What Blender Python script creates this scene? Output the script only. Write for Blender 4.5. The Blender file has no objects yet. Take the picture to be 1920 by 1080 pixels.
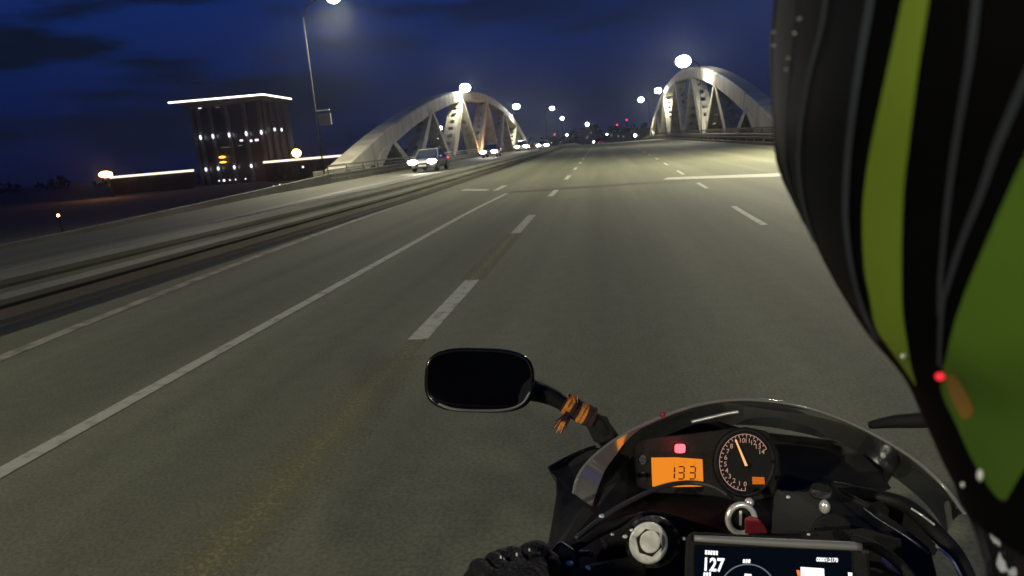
import bpy, bmesh, math, random
from mathutils import Vector, Matrix
random.seed(7)
S = bpy.context.scene
COL = S.collection
# ------------------------------------------------------------------ camera
F = 1250.0                       # focal length, in pixels of the 1920 wide photo
def _n(v): return v.normalized()
_y = _n(Vector(((1127-960)/F, (540-261)/F, -1)))      # where the road runs to
_h = _n(Vector(((2127-960)/F, (540-182)/F, -1)))      # another point of the horizon
_z = _n(_h.cross(_y)); _x = _n(_y.cross(_z))
CAMR = Matrix((_x, _y, _z))      # camera axes -> world
CAMP = Vector((0, 0, 1.4))
cd = bpy.data.cameras.new('camera'); cam = bpy.data.objects.new('camera', cd); COL.objects.link(cam)
cd.sensor_width = 36; cd.lens = F/1920*36; cd.clip_start = 0.01; cd.clip_end = 6000
cam.matrix_world = Matrix.Translation(CAMP) @ CAMR.to_4x4()
S.camera = cam
cd.dof.use_dof = True; cd.dof.focus_distance = 1.5; cd.dof.aperture_fstop = 11
def K(x, y, z): return CAMP + CAMR @ Vector((x, -y, -z))            # right, down, ahead of the rider's eye (metres)
def P(px, py, d): return K((px-960)/F*d, (py-540)/F*d, d)
# ------------------------------------------------------------------ world
W = bpy.data.worlds.new('World'); S.world = W; W.use_nodes = True
nt = W.node_tree; nt.nodes.clear()
def N(t, ty, **k):
    n = t.nodes.new(ty)
    for a, b in k.items(): setattr(n, a, b)
    return n
out = N(nt, 'ShaderNodeOutputWorld'); bg = N(nt, 'ShaderNodeBackground')
tc = N(nt, 'ShaderNodeTexCoord'); mp = N(nt, 'ShaderNodeMapping'); mp.inputs['Scale'].default_value = (1.2, 1.2, 6); mp.inputs['Location'].default_value = (.35, .1, .4)
nz = N(nt, 'ShaderNodeTexNoise'); nz.inputs['Scale'].default_value = 2.9; nz.inputs['Detail'].default_value = 7; nz.inputs['Roughness'].default_value = .55
rp = N(nt, 'ShaderNodeValToRGB'); rp.color_ramp.elements[0].position = .45; rp.color_ramp.elements[1].position = .56
sx = N(nt, 'ShaderNodeSeparateXYZ'); gr = N(nt, 'ShaderNodeValToRGB')
e = gr.color_ramp.elements
e[0].position = 0; e[0].color = (.0045, .0062, .026, 1)
e[1].position = .6; e[1].color = (.011, .032, .135, 1)
a = e.new(.09); a.color = (.0035, .0085, .047, 1)
b = e.new(.25); b.color = (.0045, .018, .105, 1)
mx = N(nt, 'ShaderNodeMix', data_type='RGBA'); mx.inputs[7].default_value = (.003, .0058, .0135, 1)
mf = N(nt, 'ShaderNodeMath', operation='MULTIPLY')
# clouds lie thicker to the west (left) than ahead
wr = N(nt, 'ShaderNodeMapRange'); wr.inputs[1].default_value = .25; wr.inputs[2].default_value = -.55; wr.inputs[3].default_value = .45; wr.inputs[4].default_value = 1.0
L = nt.links.new
L(tc.outputs['Generated'], mp.inputs[0]); L(mp.outputs[0], nz.inputs['Vector']); L(nz.outputs[0], rp.inputs[0])
L(tc.outputs['Generated'], sx.inputs[0]); L(sx.outputs[2], gr.inputs[0]); L(sx.outputs[0], wr.inputs[0])
L(rp.outputs[0], mf.inputs[0]); L(wr.outputs[0], mf.inputs[1]); L(mf.outputs[0], mx.inputs[0])
L(gr.outputs[0], mx.inputs[6]); L(mx.outputs[2], bg.inputs[0]); bg.inputs[1].default_value = 1.3; L(bg.outputs[0], out.inputs[0])
S.view_settings.view_transform = 'Standard'; S.view_settings.look = 'None'; S.view_settings.exposure = 0; S.view_settings.gamma = 1
S.cycles.use_denoising = True
LAMP_W = 6200.0
# ------------------------------------------------------------------ materials
MATS = {}
def mat(name, col, rough=.6, metal=0, emit=None, es=1.0, noise=None, col2=None, bump=0, bscale=60, spec=.5, coat=0, alpha=None, stretch=(1,1,1), ramp=(.35,.65), detail=6):
    m = bpy.data.materials.new(name); m.use_nodes = True; t = m.node_tree
    p = t.nodes['Principled BSDF']
    p.inputs['Base Color'].default_value = (*col, 1); p.inputs['Roughness'].default_value = rough; p.inputs['Metallic'].default_value = metal
    p.inputs['Specular IOR Level'].default_value = spec; p.inputs['Coat Weight'].default_value = coat
    tc = t.nodes.new('ShaderNodeTexCoord'); mpn = t.nodes.new('ShaderNodeMapping'); mpn.inputs['Scale'].default_value = stretch
    t.links.new(tc.outputs['Object'], mpn.inputs[0])
    if emit:
        p.inputs['Emission Color'].default_value = (*emit, 1); p.inputs['Emission Strength'].default_value = es
    n = t.nodes.new('ShaderNodeTexNoise'); n.inputs['Scale'].default_value = noise or 12; n.inputs['Detail'].default_value = detail
    t.links.new(mpn.outputs[0], n.inputs['Vector'])
    r = t.nodes.new('ShaderNodeValToRGB'); r.color_ramp.elements[0].position = ramp[0]; r.color_ramp.elements[1].position = ramp[1]
    c2 = col2 or tuple(c*.8 for c in col)
    r.color_ramp.elements[0].color = (*col, 1); r.color_ramp.elements[1].color = (*c2, 1)
    t.links.new(n.outputs[0], r.inputs[0]); t.links.new(r.outputs[0], p.inputs['Base Color'])
    if bump:
        n2 = t.nodes.new('ShaderNodeTexNoise'); n2.inputs['Scale'].default_value = bscale; n2.inputs['Detail'].default_value = 4
        t.links.new(mpn.outputs[0], n2.inputs['Vector'])
        b = t.nodes.new('ShaderNodeBump'); b.inputs['Strength'].default_value = bump; b.inputs['Distance'].default_value = .02
        t.links.new(n2.outputs[0], b.inputs['Height']); t.links.new(b.outputs[0], p.inputs['Normal'])
    MATS[name] = m; return m
def glow(name, col, s):
    m = bpy.data.materials.new(name); m.use_nodes = True; t = m.node_tree; t.nodes.clear()
    o = t.nodes.new('ShaderNodeOutputMaterial'); e = t.nodes.new('ShaderNodeEmission'); e.inputs[0].default_value = (*col, 1); e.inputs[1].default_value = s
    t.links.new(e.outputs[0], o.inputs[0]); MATS[name] = m; return m
def asphalt(name, c1, c2, fine=(.9, 1.12), streak=True):
    m = bpy.data.materials.new(name); m.use_nodes = True; t = m.node_tree; p = t.nodes['Principled BSDF']
    tc = t.nodes.new('ShaderNodeTexCoord')
    def nz(scale, detail, st=(1,1,1)):
        mpn = t.nodes.new('ShaderNodeMapping'); mpn.inputs['Scale'].default_value = st
        n = t.nodes.new('ShaderNodeTexNoise'); n.inputs['Scale'].default_value = scale; n.inputs['Detail'].default_value = detail
        t.links.new(tc.outputs['Object'], mpn.inputs[0]); t.links.new(mpn.outputs[0], n.inputs['Vector']); return n
    big = nz(.55, 4, (1, .25, 1)); st = nz(1.6, 5, (1, .025, 1)); fn = nz(55, 6); md = nz(7, 4)
    r = t.nodes.new('ShaderNodeValToRGB'); r.color_ramp.elements[0].color = (*c1, 1); r.color_ramp.elements[1].color = (*c2, 1)
    r.color_ramp.elements[0].position = .35; r.color_ramp.elements[1].position = .65
    t.links.new(big.outputs[0], r.inputs[0])
    last = r.outputs[0]
    for n, lo, hi, a, b in ((st, .35, .65, .84, 1.12), (fn, .38, .62, .84, 1.18), (md, .3, .7, .92, 1.08)):
        k = t.nodes.new('ShaderNodeMapRange'); k.inputs[1].default_value = lo; k.inputs[2].default_value = hi; k.inputs[3].default_value = a; k.inputs[4].default_value = b
        t.links.new(n.outputs[0], k.inputs[0])
        v = t.nodes.new('ShaderNodeVectorMath'); v.operation = 'SCALE'; t.links.new(last, v.inputs[0]); t.links.new(k.outputs[0], v.inputs['Scale']); last = v.outputs[0]
    wv = t.nodes.new('ShaderNodeTexWave'); wv.wave_type = 'BANDS'; wv.bands_direction = 'X'; wv.inputs['Scale'].default_value = .165; wv.inputs['Distortion'].default_value = 1.2; wv.inputs['Detail'].default_value = 3; wv.inputs['Detail Scale'].default_value = .4
    mpw = t.nodes.new('ShaderNodeMapping'); mpw.inputs['Scale'].default_value = (1, .04, 1); t.links.new(tc.outputs['Object'], mpw.inputs[0]); t.links.new(mpw.outputs[0], wv.inputs[0])
    k = t.nodes.new('ShaderNodeMapRange'); k.inputs[3].default_value = .9; k.inputs[4].default_value = 1.08; t.links.new(wv.outputs[1], k.inputs[0])
    v = t.nodes.new('ShaderNodeVectorMath'); v.operation = 'SCALE'; t.links.new(last, v.inputs[0]); t.links.new(k.outputs[0], v.inputs['Scale']); last = v.outputs[0]
    t.links.new(last, p.inputs['Base Color']); p.inputs['Roughness'].default_value = .82; p.inputs['Specular IOR Level'].default_value = .3
    b = t.nodes.new('ShaderNodeBump'); b.inputs['Strength'].default_value = .35; b.inputs['Distance'].default_value = .01
    t.links.new(fn.outputs[0], b.inputs['Height']); t.links.new(b.outputs[0], p.inputs['Normal'])
    MATS[name] = m; return m
asphalt('asphalt', (.088, .092, .062), (.106, .106, .072))
asphalt('old_asphalt', (.04, .042, .031), (.056, .055, .041))
mat('road_paint', (.32, .32, .26), .7, col2=(.14, .14, .11), noise=9, bump=.2, bscale=80, ramp=(.5, .72))
mat('worn_paint', (.24, .23, .165), .75, col2=(.12, .115, .085), noise=5, ramp=(.42, .62))
mat('faint_paint', (.17, .155, .062), .8, col2=(.11, .1, .06), noise=50, ramp=(.4, .6))
mat('grime', (.06, .057, .043), .9, col2=(.09, .085, .065), noise=2.5, stretch=(1, .08, 1))
mat('tar', (.03, .028, .022), .7, col2=(.05, .046, .036), noise=8)
mat('soil', (.028, .02, .013), .95, col2=(.015, .013, .008), noise=.35, bump=.3, bscale=3)
mat('concrete', (.11, .105, .08), .85, col2=(.07, .066, .05), noise=1.2, bump=.15, bscale=12, stretch=(1, .3, 1))
mat('dark_concrete', (.075, .068, .052), .9, col2=(.045, .04, .03), noise=1.6)
mat('galvanised', (.17, .17, .135), .65, metal=.1, col2=(.11, .108, .085), noise=3, stretch=(1, .12, 1))
mat('arch_paint', (.4, .38, .31), .65, col2=(.24, .225, .18), noise=.9, ramp=(.4, .72), stretch=(1, 1, .35), bump=.05, bscale=3)
mat('rail_paint', (.11, .085, .055), .7, col2=(.07, .055, .04), noise=2)
mat('pole_steel', (.009, .0095, .011), .85, col2=(.007, .007, .008), noise=4, spec=.1)
mat('black_facade', (.018, .018, .02), .35, col2=(.012, .012, .014), noise=1)
mat('facade_column', (.07, .07, .075), .6, col2=(.05, .05, .055), noise=1.5)
mat('leaf_dark', (.02, .028, .012), .9, col2=(.01, .016, .008), noise=.8)
mat('bark', (.05, .04, .03), .9)
mat('facade_grey', (.012, .012, .012), .8)
mat('car_dark', (.03, .032, .036), .3, coat=.6)
mat('car_silver', (.35, .36, .37), .3, metal=.4, coat=.6)
mat('car_grey', (.12, .12, .13), .3, metal=.2, coat=.6)
mat('car_glass', (.01, .011, .013), .08, coat=1)
mat('rubber', (.012, .012, .012), .85, bump=.2)
mat('rim', (.3, .3, .3), .35, metal=.8)
mat('plate_white', (.7, .7, .68), .5)
def scar():
    m = MATS['faint_paint']; t = m.node_tree; p = t.nodes['Principled BSDF']; o = [n for n in t.nodes if n.type == 'OUTPUT_MATERIAL'][0]
    tc = t.nodes.new('ShaderNodeTexCoord'); sp = t.nodes.new('ShaderNodeSeparateXYZ'); t.links.new(tc.outputs['Object'], sp.inputs[0])
    def M(op, a, b=None):
        n = t.nodes.new('ShaderNodeMath'); n.operation = op
        for i, v in enumerate((a, b)):
            if v is None: continue
            if isinstance(v, (int, float)): n.inputs[i].default_value = v
            else: t.links.new(v, n.inputs[i])
        return n.outputs[0]
    d = M('MULTIPLY', M('ABSOLUTE', M('ADD', sp.outputs[0], 1.48)), 3.6)
    nz = t.nodes.new('ShaderNodeTexNoise'); nz.inputs['Scale'].default_value = 48; nz.inputs['Detail'].default_value = 3; t.links.new(tc.outputs['Object'], nz.inputs[0])
    f = M('MULTIPLY', M('SUBTRACT', M('SUBTRACT', nz.outputs[0], M('MULTIPLY', d, .33)), .26), 3.2); f = M('MINIMUM', M('MAXIMUM', f, 0), 1)
    tr = t.nodes.new('ShaderNodeBsdfTransparent'); mx = t.nodes.new('ShaderNodeMixShader'); t.links.new(f, mx.inputs[0]); t.links.new(tr.outputs[0], mx.inputs[1]); t.links.new(p.outputs[0], mx.inputs[2]); t.links.new(mx.outputs[0], o.inputs[0])
scar()
glow('lamp_white', (1, .96, .84), 130); glow('far_white', (.95, .97, 1), 30); glow('lamp_amber', (1, .42, .1), 22)
glow('headlamp', (1, .95, .8), 90); glow('red_lamp', (1, .02, .06), 6); glow('tail_lamp', (1, .05, .05), 4)
glow('led_strip', (1, .94, .82), 3.2); glow('wall_washer', (.95, .95, 1), 1.6); glow('window_dim', (.85, .88, .9), .15); glow('amber_sign', (1, .42, .04), 3.5)
glow('deck_led', (1, .86, .68), 1.6)
# bike and rider
mat('black_plastic', (.005, .005, .0052), .6, spec=.2, col2=(.009, .009, .0095), noise=40, bump=.08, bscale=200)
mat('gloss_black', (.004, .004, .0045), .2, spec=.4, coat=.3)
mat('matt_black', (.006, .006, .006), .75, spec=.25, bump=.25, bscale=350)
mat('mirror_glass', (.002, .002, .002), .06, spec=.25)
mat('alu', (.85, .85, .82), .4, metal=.55, col2=(.55, .55, .54), noise=60, stretch=(1, 1, 1))
mat('chrome', (.85, .85, .8), .25, metal=.6)
mat('dark_metal', (.06, .06, .065), .35, metal=.8, bump=.1, bscale=90)
mat('cable_black', (.03, .03, .03), .5, spec=.4)
mat('case_grey', (.16, .16, .16), .5)
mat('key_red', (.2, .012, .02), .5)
mat('orange_cloth', (.75, .27, .05), .9, col2=(.5, .17, .03), noise=200, bump=.4, bscale=400)
mat('brown_cloth', (.03, .01, .012), .95)
mat('leather', (.005, .005, .006), .6, spec=.2, col2=(.009, .009, .01), noise=90, bump=.5, bscale=160)
mat('jacket_print', (.005, .005, .007), .6, spec=.2, col2=(.5, .52, .58), noise=75, ramp=(.575, .6), detail=2, bump=.3)
mat('helmet_black', (.0008, .0008, .001), .7, spec=.05, col2=(.002, .002, .0025), noise=8)
mat('helmet_smoke', (.0025, .003, .004), .6, spec=.15, col2=(.005, .0055, .0065), noise=14)
mat('helmet_olive', (.01, .01, .008), .6, col2=(.006, .006, .005), noise=20, spec=.15)
mat('helmet_grey', (.036, .042, .054), .7, col2=(.022, .026, .034), noise=25, spec=.15)
mat('helmet_lime', (.15, .22, .02), .6, col2=(.11, .165, .017), noise=9, spec=.15)
mat('helmet_green', (.07, .135, .016), .6, col2=(.022, .052, .009), noise=11, ramp=(.42, .68), detail=2, spec=.15)
mat('helmet_reflection', (.2, .11, .018), .6, col2=(.15, .09, .02), noise=20)
mat('skin', (.45, .3, .22), .5)
glow('lcd_orange', (.86, .25, .018), 1.0); glow('lcd_small', (.72, .17, .02), .75)
mat('lcd_digit', (.05, .012, .003), .9)
mat('lcd_ghost', (.3, .07, .008), .9, emit=(.45, .12, .01), es=1)
glow('dial_mark', (.75, .42, .33), .55); glow('needle', (1, .52, .2), 1.1); glow('indicator_red', (1, .07, .09), 4); glow('helmet_red', (1, .03, .05), 1.2)
glow('screen_white', (1, 1, 1), 1.3); glow('screen_back', (.0015, .003, .0065), 1); glow('screen_grey', (.16, .18, .2), 1); glow('screen_orange', (1, .2, .03), 1.2)
def make_glass(name, tint, gloss, frost=0, rough=.05):
    m = bpy.data.materials.new(name); m.use_nodes = True; t = m.node_tree; t.nodes.clear()
    o = t.nodes.new('ShaderNodeOutputMaterial'); tr = t.nodes.new('ShaderNodeBsdfTransparent'); tr.inputs[0].default_value = (*tint, 1)
    g = t.nodes.new('ShaderNodeBsdfGlossy'); g.inputs['Roughness'].default_value = rough; g.inputs[0].default_value = (.9, .9, .9, 1)
    fr = t.nodes.new('ShaderNodeFresnel'); fr.inputs[0].default_value = 1.5
    ml = t.nodes.new('ShaderNodeMath'); ml.operation = 'MULTIPLY'; ml.inputs[1].default_value = gloss; t.links.new(fr.outputs[0], ml.inputs[0])
    s = t.nodes.new('ShaderNodeMixShader'); t.links.new(ml.outputs[0], s.inputs[0]); t.links.new(tr.outputs[0], s.inputs[1]); t.links.new(g.outputs[0], s.inputs[2])
    last = s.outputs[0]
    if frost:
        d = t.nodes.new('ShaderNodeBsdfDiffuse'); d.inputs[0].default_value = (.42, .42, .4, 1); s2 = t.nodes.new('ShaderNodeMixShader'); s2.inputs[0].default_value = frost
        t.links.new(last, s2.inputs[1]); t.links.new(d.outputs[0], s2.inputs[2]); last = s2.outputs[0]
    t.links.new(last, o.inputs[0]); MATS[name] = m
make_glass('screen_plastic', (.62, .62, .6), .8)
make_glass('screen_rim', (.55, .55, .53), 1.0, .28, .1)
# ------------------------------------------------------------------ builders
class MB:
    def __init__(s): s.v = []; s.f = []; s.m = []; s.mats = []
    def mi(s, m):
        if m not in s.mats: s.mats.append(m)
        return s.mats.index(m)
    def add(s, vs, fs, m):
        o = len(s.v); s.v += [tuple(x) for x in vs]; k = s.mi(m)
        for f in fs: s.f.append(tuple(i+o for i in f)); s.m.append(k)
    def box(s, x0, x1, y0, y1, z0, z1, m):
        s.add([(x0,y0,z0),(x1,y0,z0),(x1,y1,z0),(x0,y1,z0),(x0,y0,z1),(x1,y0,z1),(x1,y1,z1),(x0,y1,z1)],
              [(3,2,1,0),(4,5,6,7),(0,1,5,4),(1,2,6,5),(2,3,7,6),(3,0,4,7)], m)
    def tube(s, pts, rad, m, n=10, cap=True):
        pts = [Vector(p) for p in pts]; r = rad if isinstance(rad, (list, tuple)) else [rad]*len(pts)
        rings = []; up = None
        for i, p in enumerate(pts):
            t = (pts[min(i+1, len(pts)-1)] - pts[max(i-1, 0)])
            t = t.normalized() if t.length > 1e-9 else Vector((0, 0, 1))
            if up is None: up = Vector((0, 0, 1)) if abs(t.z) < .9 else Vector((1, 0, 0))
            a = t.cross(up).normalized(); b = a.cross(t).normalized(); up = b
            rings.append([p + (a*math.cos(2*math.pi*k/n) + b*math.sin(2*math.pi*k/n))*r[i] for k in range(n)])
        vs = [v for g in rings for v in g]; fs = []
        for i in range(len(pts)-1):
            for k in range(n): fs.append((i*n+k, i*n+(k+1)%n, (i+1)*n+(k+1)%n, (i+1)*n+k))
        if cap: fs.append(tuple(range(n-1, -1, -1))); fs.append(tuple((len(pts)-1)*n+k for k in range(n)))
        s.add(vs, fs, m)
    def loft(s, rings, m, closed=True, cap=True):
        n = len(rings[0]); vs = [v for g in rings for v in g]; fs = []
        for i in range(len(rings)-1):
            for k in range(n if closed else n-1): fs.append((i*n+k, i*n+(k+1)%n, (i+1)*n+(k+1)%n, (i+1)*n+k))
        if cap and closed: fs.append(tuple(range(n-1, -1, -1))); fs.append(tuple((len(rings)-1)*n+k for k in range(n)))
        s.add(vs, fs, m)
    def ball(s, c, r, m, u=16, v=10, sc=(1, 1, 1)):
        c = Vector(c); rings = []
        for i in range(v+1):
            t = math.pi*i/v; rr = max(math.sin(t), 1e-3)
            rings.append([c + Vector((r*sc[0]*rr*math.cos(2*math.pi*k/u), r*sc[1]*rr*math.sin(2*math.pi*k/u), r*sc[2]*math.cos(t))) for k in range(u)])
        s.loft(rings, m)
    def build(s, name, parent=None, smooth=False, org=None, bevel=0, sub=0):
        me = bpy.data.meshes.new(name); o = bpy.data.objects.new(name, me)
        org = Vector(org) if org is not None else Vector((0, 0, 0))
        if parent is not None and org.length == 0: org = parent_loc(parent)
        me.from_pydata([tuple(Vector(v)-org) for v in s.v], [], s.f)
        for m in s.mats: me.materials.append(MATS[m])
        for p, k in zip(me.polygons, s.m): p.material_index = k; p.use_smooth = smooth
        bm = bmesh.new(); bm.from_mesh(me); bmesh.ops.recalc_face_normals(bm, faces=bm.faces); bm.to_mesh(me); bm.free()
        me.update()
        if bevel:
            b = o.modifiers.new('bevel', 'BEVEL'); b.width = bevel; b.segments = 2; b.limit_method = 'ANGLE'
        if sub:
            b = o.modifiers.new('sub', 'SUBSURF'); b.levels = sub; b.render_levels = sub
        COL.objects.link(o)
        if parent is None: o.location = org
        else:
            o.parent = parent; o.location = org - parent_loc(parent)
        return o
def parent_loc(p):
    v = Vector(p.location)
    while p.parent: p = p.parent; v += Vector(p.location)
    return v
def thing(name, label, cat, loc=(0, 0, 0), group=None):
    o = bpy.data.objects.new(name, None); COL.objects.link(o); o.location = loc; o.empty_display_size = .2
    return tag(o, label, cat, group)
def tag(o, label, cat, group=None):
    o['label'] = label; o['category'] = cat
    if group: o['group'] = group
    return o
def struct(o, kind='structure'): o['kind'] = kind; return o
def copy_tree(o, loc=None, parent=None):
    c = o.copy(); COL.objects.link(c)
    if parent is not None: c.parent = parent
    if loc is not None: c.location = loc
    for ch in o.children: copy_tree(ch, None, c)
    return c
def lerp(tab, x):
    if x <= tab[0][0]: return tab[0][1]
    for (a, b), (c, d) in zip(tab, tab[1:]):
        if x <= c: return b + (d-b)*(x-a)/(c-a)
    return tab[-1][1]
def smooth_curve(pts, n=8):
    """Catmull-Rom through tuples of any length"""
    o = []; q = [pts[0]] + list(pts) + [pts[-1]]
    for i in range(1, len(q)-2):
        for k in range(n):
            t = k/n
            o.append(tuple(.5*((2*b) + (c-a)*t + (2*a-5*b+4*c-d)*t*t + (3*b-3*c+d-a)*t**3) for a, b, c, d in zip(q[i-1], q[i], q[i+1], q[i+2])))
    o.append(tuple(pts[-1])); return o
# ------------------------------------------------------------------ road and terrain
ZT = [(-80, -.35), (0, 0), (20, 0), (45, .12), (77, .33), (103, .5), (125, .56), (150, .5), (190, .2), (260, -.6), (420, -3), (900, -6)]
def rz(y): return lerp([(a, b) for a, b in ZT], y)
YS = [-80, -40, -20, -10, 0] + [i*2.0 for i in range(1, 90)] + [190+i*10 for i in range(0, 24)] + [500, 600, 700, 900]
def opp(x, y):  # opposite carriageway falls away to its outer side near us
    k = lerp([(0, .3), (17, .2), (30, .02), (40, 0)], y)
    return rz(y) - k*max(0, (-x-7.5)/8.3)
def ribbon(mb, x0, x1, ys, dz, m, fn=None):
    fn = fn or (lambda x, y: rz(y)); xs = [x0, x1]
    a = []
    for y in ys: a += [(x0, y, fn(x0, y)+dz), (x1, y, fn(x1, y)+dz)]
    mb.add(a, [(2*i, 2*i+1, 2*i+3, 2*i+2) for i in range(len(ys)-1)], m)
def yr(a, b): return [a] + [y for y in YS if a < y < b] + [b]
g = MB(); g.add([(-3000, -400, -1.6), (3000, -400, -1.6), (3000, 4500, -6.5), (-3000, 4500, -6.5)], [(0, 1, 2, 3)], 'soil'); struct(g.build('ground'))
r = MB(); ribbon(r, -6.15, 11.1, YS, 0, 'asphalt'); struct(r.build('road'))
r = MB(); ribbon(r, -15.8, -7.0, YS, 0, 'old_asphalt', opp); struct(r.build('opposite_road'))
r = MB(); ribbon(r, -11.7, -11.2, yr(-20, 120), .004, 'tar', opp); ribbon(r, -8.1, -7.9, yr(-20, 120), .004, 'worn_paint', opp); struct(r.build('opposite_markings'))
r = MB()
for y0, y1 in zip(YS, YS[1:]):
    pass
def prism(mb, x0, x1, z0, z1, ys, m, fn=None, base=None):
    fn = fn or (lambda x, y: rz(y))
    rings = [[(x0, y, fn(x0, y)+z0), (x1, y, fn(x1, y)+z0), (x1, y, fn(x1, y)+z1), (x0, y, fn(x0, y)+z1)] for y in ys]
    mb.loft(rings, m)
prism(r, -7.0, -6.15, -1.6, .02, YS, 'grime'); struct(r.build('median_strip'))
r = MB(); prism(r, -19.2, -15.8, -1.5, -.02, [y for y in YS if y >= 38], 'dark_concrete', opp); struct(r.build('footway_left'))
r = MB(); prism(r, 11.1, 16.2, -1.8, .14, YS, 'dark_concrete'); struct(r.build('pavement'))
# dirt beside the median kerb
r = MB(); ribbon(r, -6.14, -5.98, YS[:-6], .004, 'grime'); struct(r.build('gutter_dirt'))
# markings
def mark(mb, tab, w, a, b, m, dz=.004, slant=0):
    ys = yr(a, b); v = []
    for y in ys:
        x = lerp(tab, y); v += [(x-w/2, y, rz(y)+dz), (x+w/2, y-slant, rz(y)+dz)]
    mb.add(v, [(2*i, 2*i+1, 2*i+3, 2*i+2) for i in range(len(ys)-1)], m)
ET = [(0, -4.75), (4.6, -5.0), (6.7, -5.3), (10, -5.52), (16, -5.78), (30, -5.85)]
pm = MB(); mark(pm, ET, .16, -20, 250, 'worn_paint'); struct(pm.build('edge_line'))
pm = MB(); mark(pm, [(0, -3.05), (15, -3.08), (22, -2.9)], .12, -20, 21, 'road_paint'); struct(pm.build('lane_line'))
pm = MB()
for a, b in ((4.4, 7.05), (10.8, 13.5), (18.1, 20.7), (25.4, 28), (32.6, 35.2), (39.8, 42.4), (47, 49.6), (54.2, 56.8), (61.4, 64), (68.6, 71.2), (75.8, 78.4), (83, 85.6), (90, 93), (97, 100)):
    if a < 5: mark(pm, [(0, -1.48), (15, -1.46)], .15, 4.3, 4.8, 'faint_paint', .003); a = 4.8
    mark(pm, [(0, -1.48), (15, -1.46), (22, -1.4), (40, -1.3)], .16, a, b, 'road_paint', .003)
struct(pm.build('dashed_line'))
pm = MB()
for a, b in ((10.06, 12.8), (17.3, 19.3), (23.5, 26), (30.5, 33), (37.5, 40), (44.5, 47), (52, 55), (60, 63)):
    mark(pm, [(0, 2.28), (11, 2.29), (18, 2.58), (25, 2.75), (42, 3.1), (60, 3.3)], .1, a, b, 'road_paint', .003)
struct(pm.build('dashed_line'))
pm = MB(); ribbon(pm, -1.74, -1.24, [1.0, 1.6, 2.2, 3.2, 4.4], .001, 'faint_paint'); ribbon(pm, -1.62, -1.34, [7.05, 8, 9, 10.8], .001, 'faint_paint'); struct(pm.build('faded_line'))
pm = MB(); pm.add([(1.85, 21.6, rz(21.6)+.004), (4.7, 19.7, .004), (10.9, 18.6, .004), (10.9, 19.9, .004), (5.0, 21.0, rz(21)+.004), (2.1, 22.5, rz(22)+.004)], [(0, 1, 4, 5), (1, 2, 3, 4)], 'road_paint')
pm.add([(-5.0, 23.2, rz(23)+.004), (-3.9, 22.2, rz(22)+.004), (-3.85, 22.8, rz(23)+.004), (-4.9, 23.9, rz(24)+.004)], [(0, 1, 2, 3)], 'road_paint'); mark(pm, [(0, -3.55)], .2, 22, 24.4, 'road_paint'); struct(pm.build('cross_line'))
pm = MB(); ribbon(pm, -3.0, 3.2, [20.4, 21.1], .004, 'tar'); ribbon(pm, -5.2, 11, [20.1+31, 20.5+31], .004, 'tar'); struct(pm.build('road_joint'))
rnd = random.Random(11)
for k in range(7):
    pm = MB(); x = rnd.uniform(-5, 9); y = rnd.uniform(3, 40); v = []; w = .012
    for i in range(14):
        x += rnd.uniform(-.12, .12); y += rnd.uniform(.1, .45); w = rnd.uniform(.006, .014); v += [(x-w, y, rz(y)+.001), (x+w, y, rz(y)+.001)]
    pm.add(v, [(2*i, 2*i+1, 2*i+3, 2*i+2) for i in range(13)], 'tar'); struct(pm.build('road_crack'))
# ------------------------------------------------------------------ barriers
def guardrail(x, ys, face, label, zt=.52, m='galvanised'):
    t = thing('guardrail', label, 'guardrail', (x, ys[0], rz(ys[0])))
    prof = [(.0, zt), (.05, zt-.03), (.075, zt-.09), (.05, zt-.15), (.0, zt-.19), (.05, zt-.23), (.075, zt-.29), (.05, zt-.35), (0, zt-.38), (-.02, zt-.38), (-.02, zt)]
    b = MB(); b.loft([[(x+face*p, y, opp(x, y)+z) for p, z in prof] for y in ys], m); b.build('rail_beam', t)
    q = MB(); y = ys[0]; k = 0
    b = MB(); 
    while y < ys[-1] and k < 90:
        z = rz(y); b = MB(); b.box(x-face*.12-.03, x-face*.12+.03, y-.05, y+.05, z-.05, z+zt-.02, m); b.box(x-.13 if face > 0 else x, x if face > 0 else x+.13, y-.04, y+.04, z+zt-.24, z+zt-.14, m)
        b.build('post', t, org=(x, y, z)); y += 3.0; k += 1
    return t
b = MB()
prism(b, -6.55, -6.38, .0, .2, yr(-40, 250), 'concrete'); 
o = b.build('median_kerb'); tag(o, 'low concrete upstand under the median guardrail', 'kerb')
guardrail(-6.32, yr(-20, 215), 1, 'steel guardrail on the median nearest the dashed lane', .54)
guardrail(-6.82, yr(-20, 215), -1, 'steel guardrail on the median facing the oncoming cars', .5)
guardrail(11.2, yr(8, 200), -1, 'steel guardrail along the right kerb below the right arch', .8, 'rail_paint')
def railing(x, y0, y1, top, label, m, rails=4, fn=None, step=3.0):
    fn = fn or opp
    t = thing('railing', label, 'railing', (x, y0, fn(x, y0)))
    for k in range(rails):
        z = top*(.28+.72*k/(rails-1)); w = .055 if k == rails-1 else .035
        b = MB(); prism(b, x-w, x+w, z-w, z+w, yr(y0, y1), m, fn); b.build('handrail' if k == rails-1 else 'rail', t)
    y = y0; k = 0
    while y <= y1 and k < 95:
        z = fn(x, y); b = MB(); b.box(x-.03, x+.03, y-.03, y+.03, z, z+top, m); b.build('post', t, org=(x, y, z)); y += step; k += 1
    return t
railing(11.9, 20, 200, 1.15, 'brown painted railing behind the right guardrail, below the right arch', 'rail_paint', 6)
railing(-15.95, 38, 200, 1.0, 'pale railing in front of the left arch, beyond the oncoming cars', 'galvanised', 4)
b = MB(); prism(b, 12.1, 12.25, -.2, .75, yr(30, 200), 'dark_concrete', opp); tag(b.build('parapet'), 'brown concrete parapet at the foot of the right arch', 'parapet')
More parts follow.
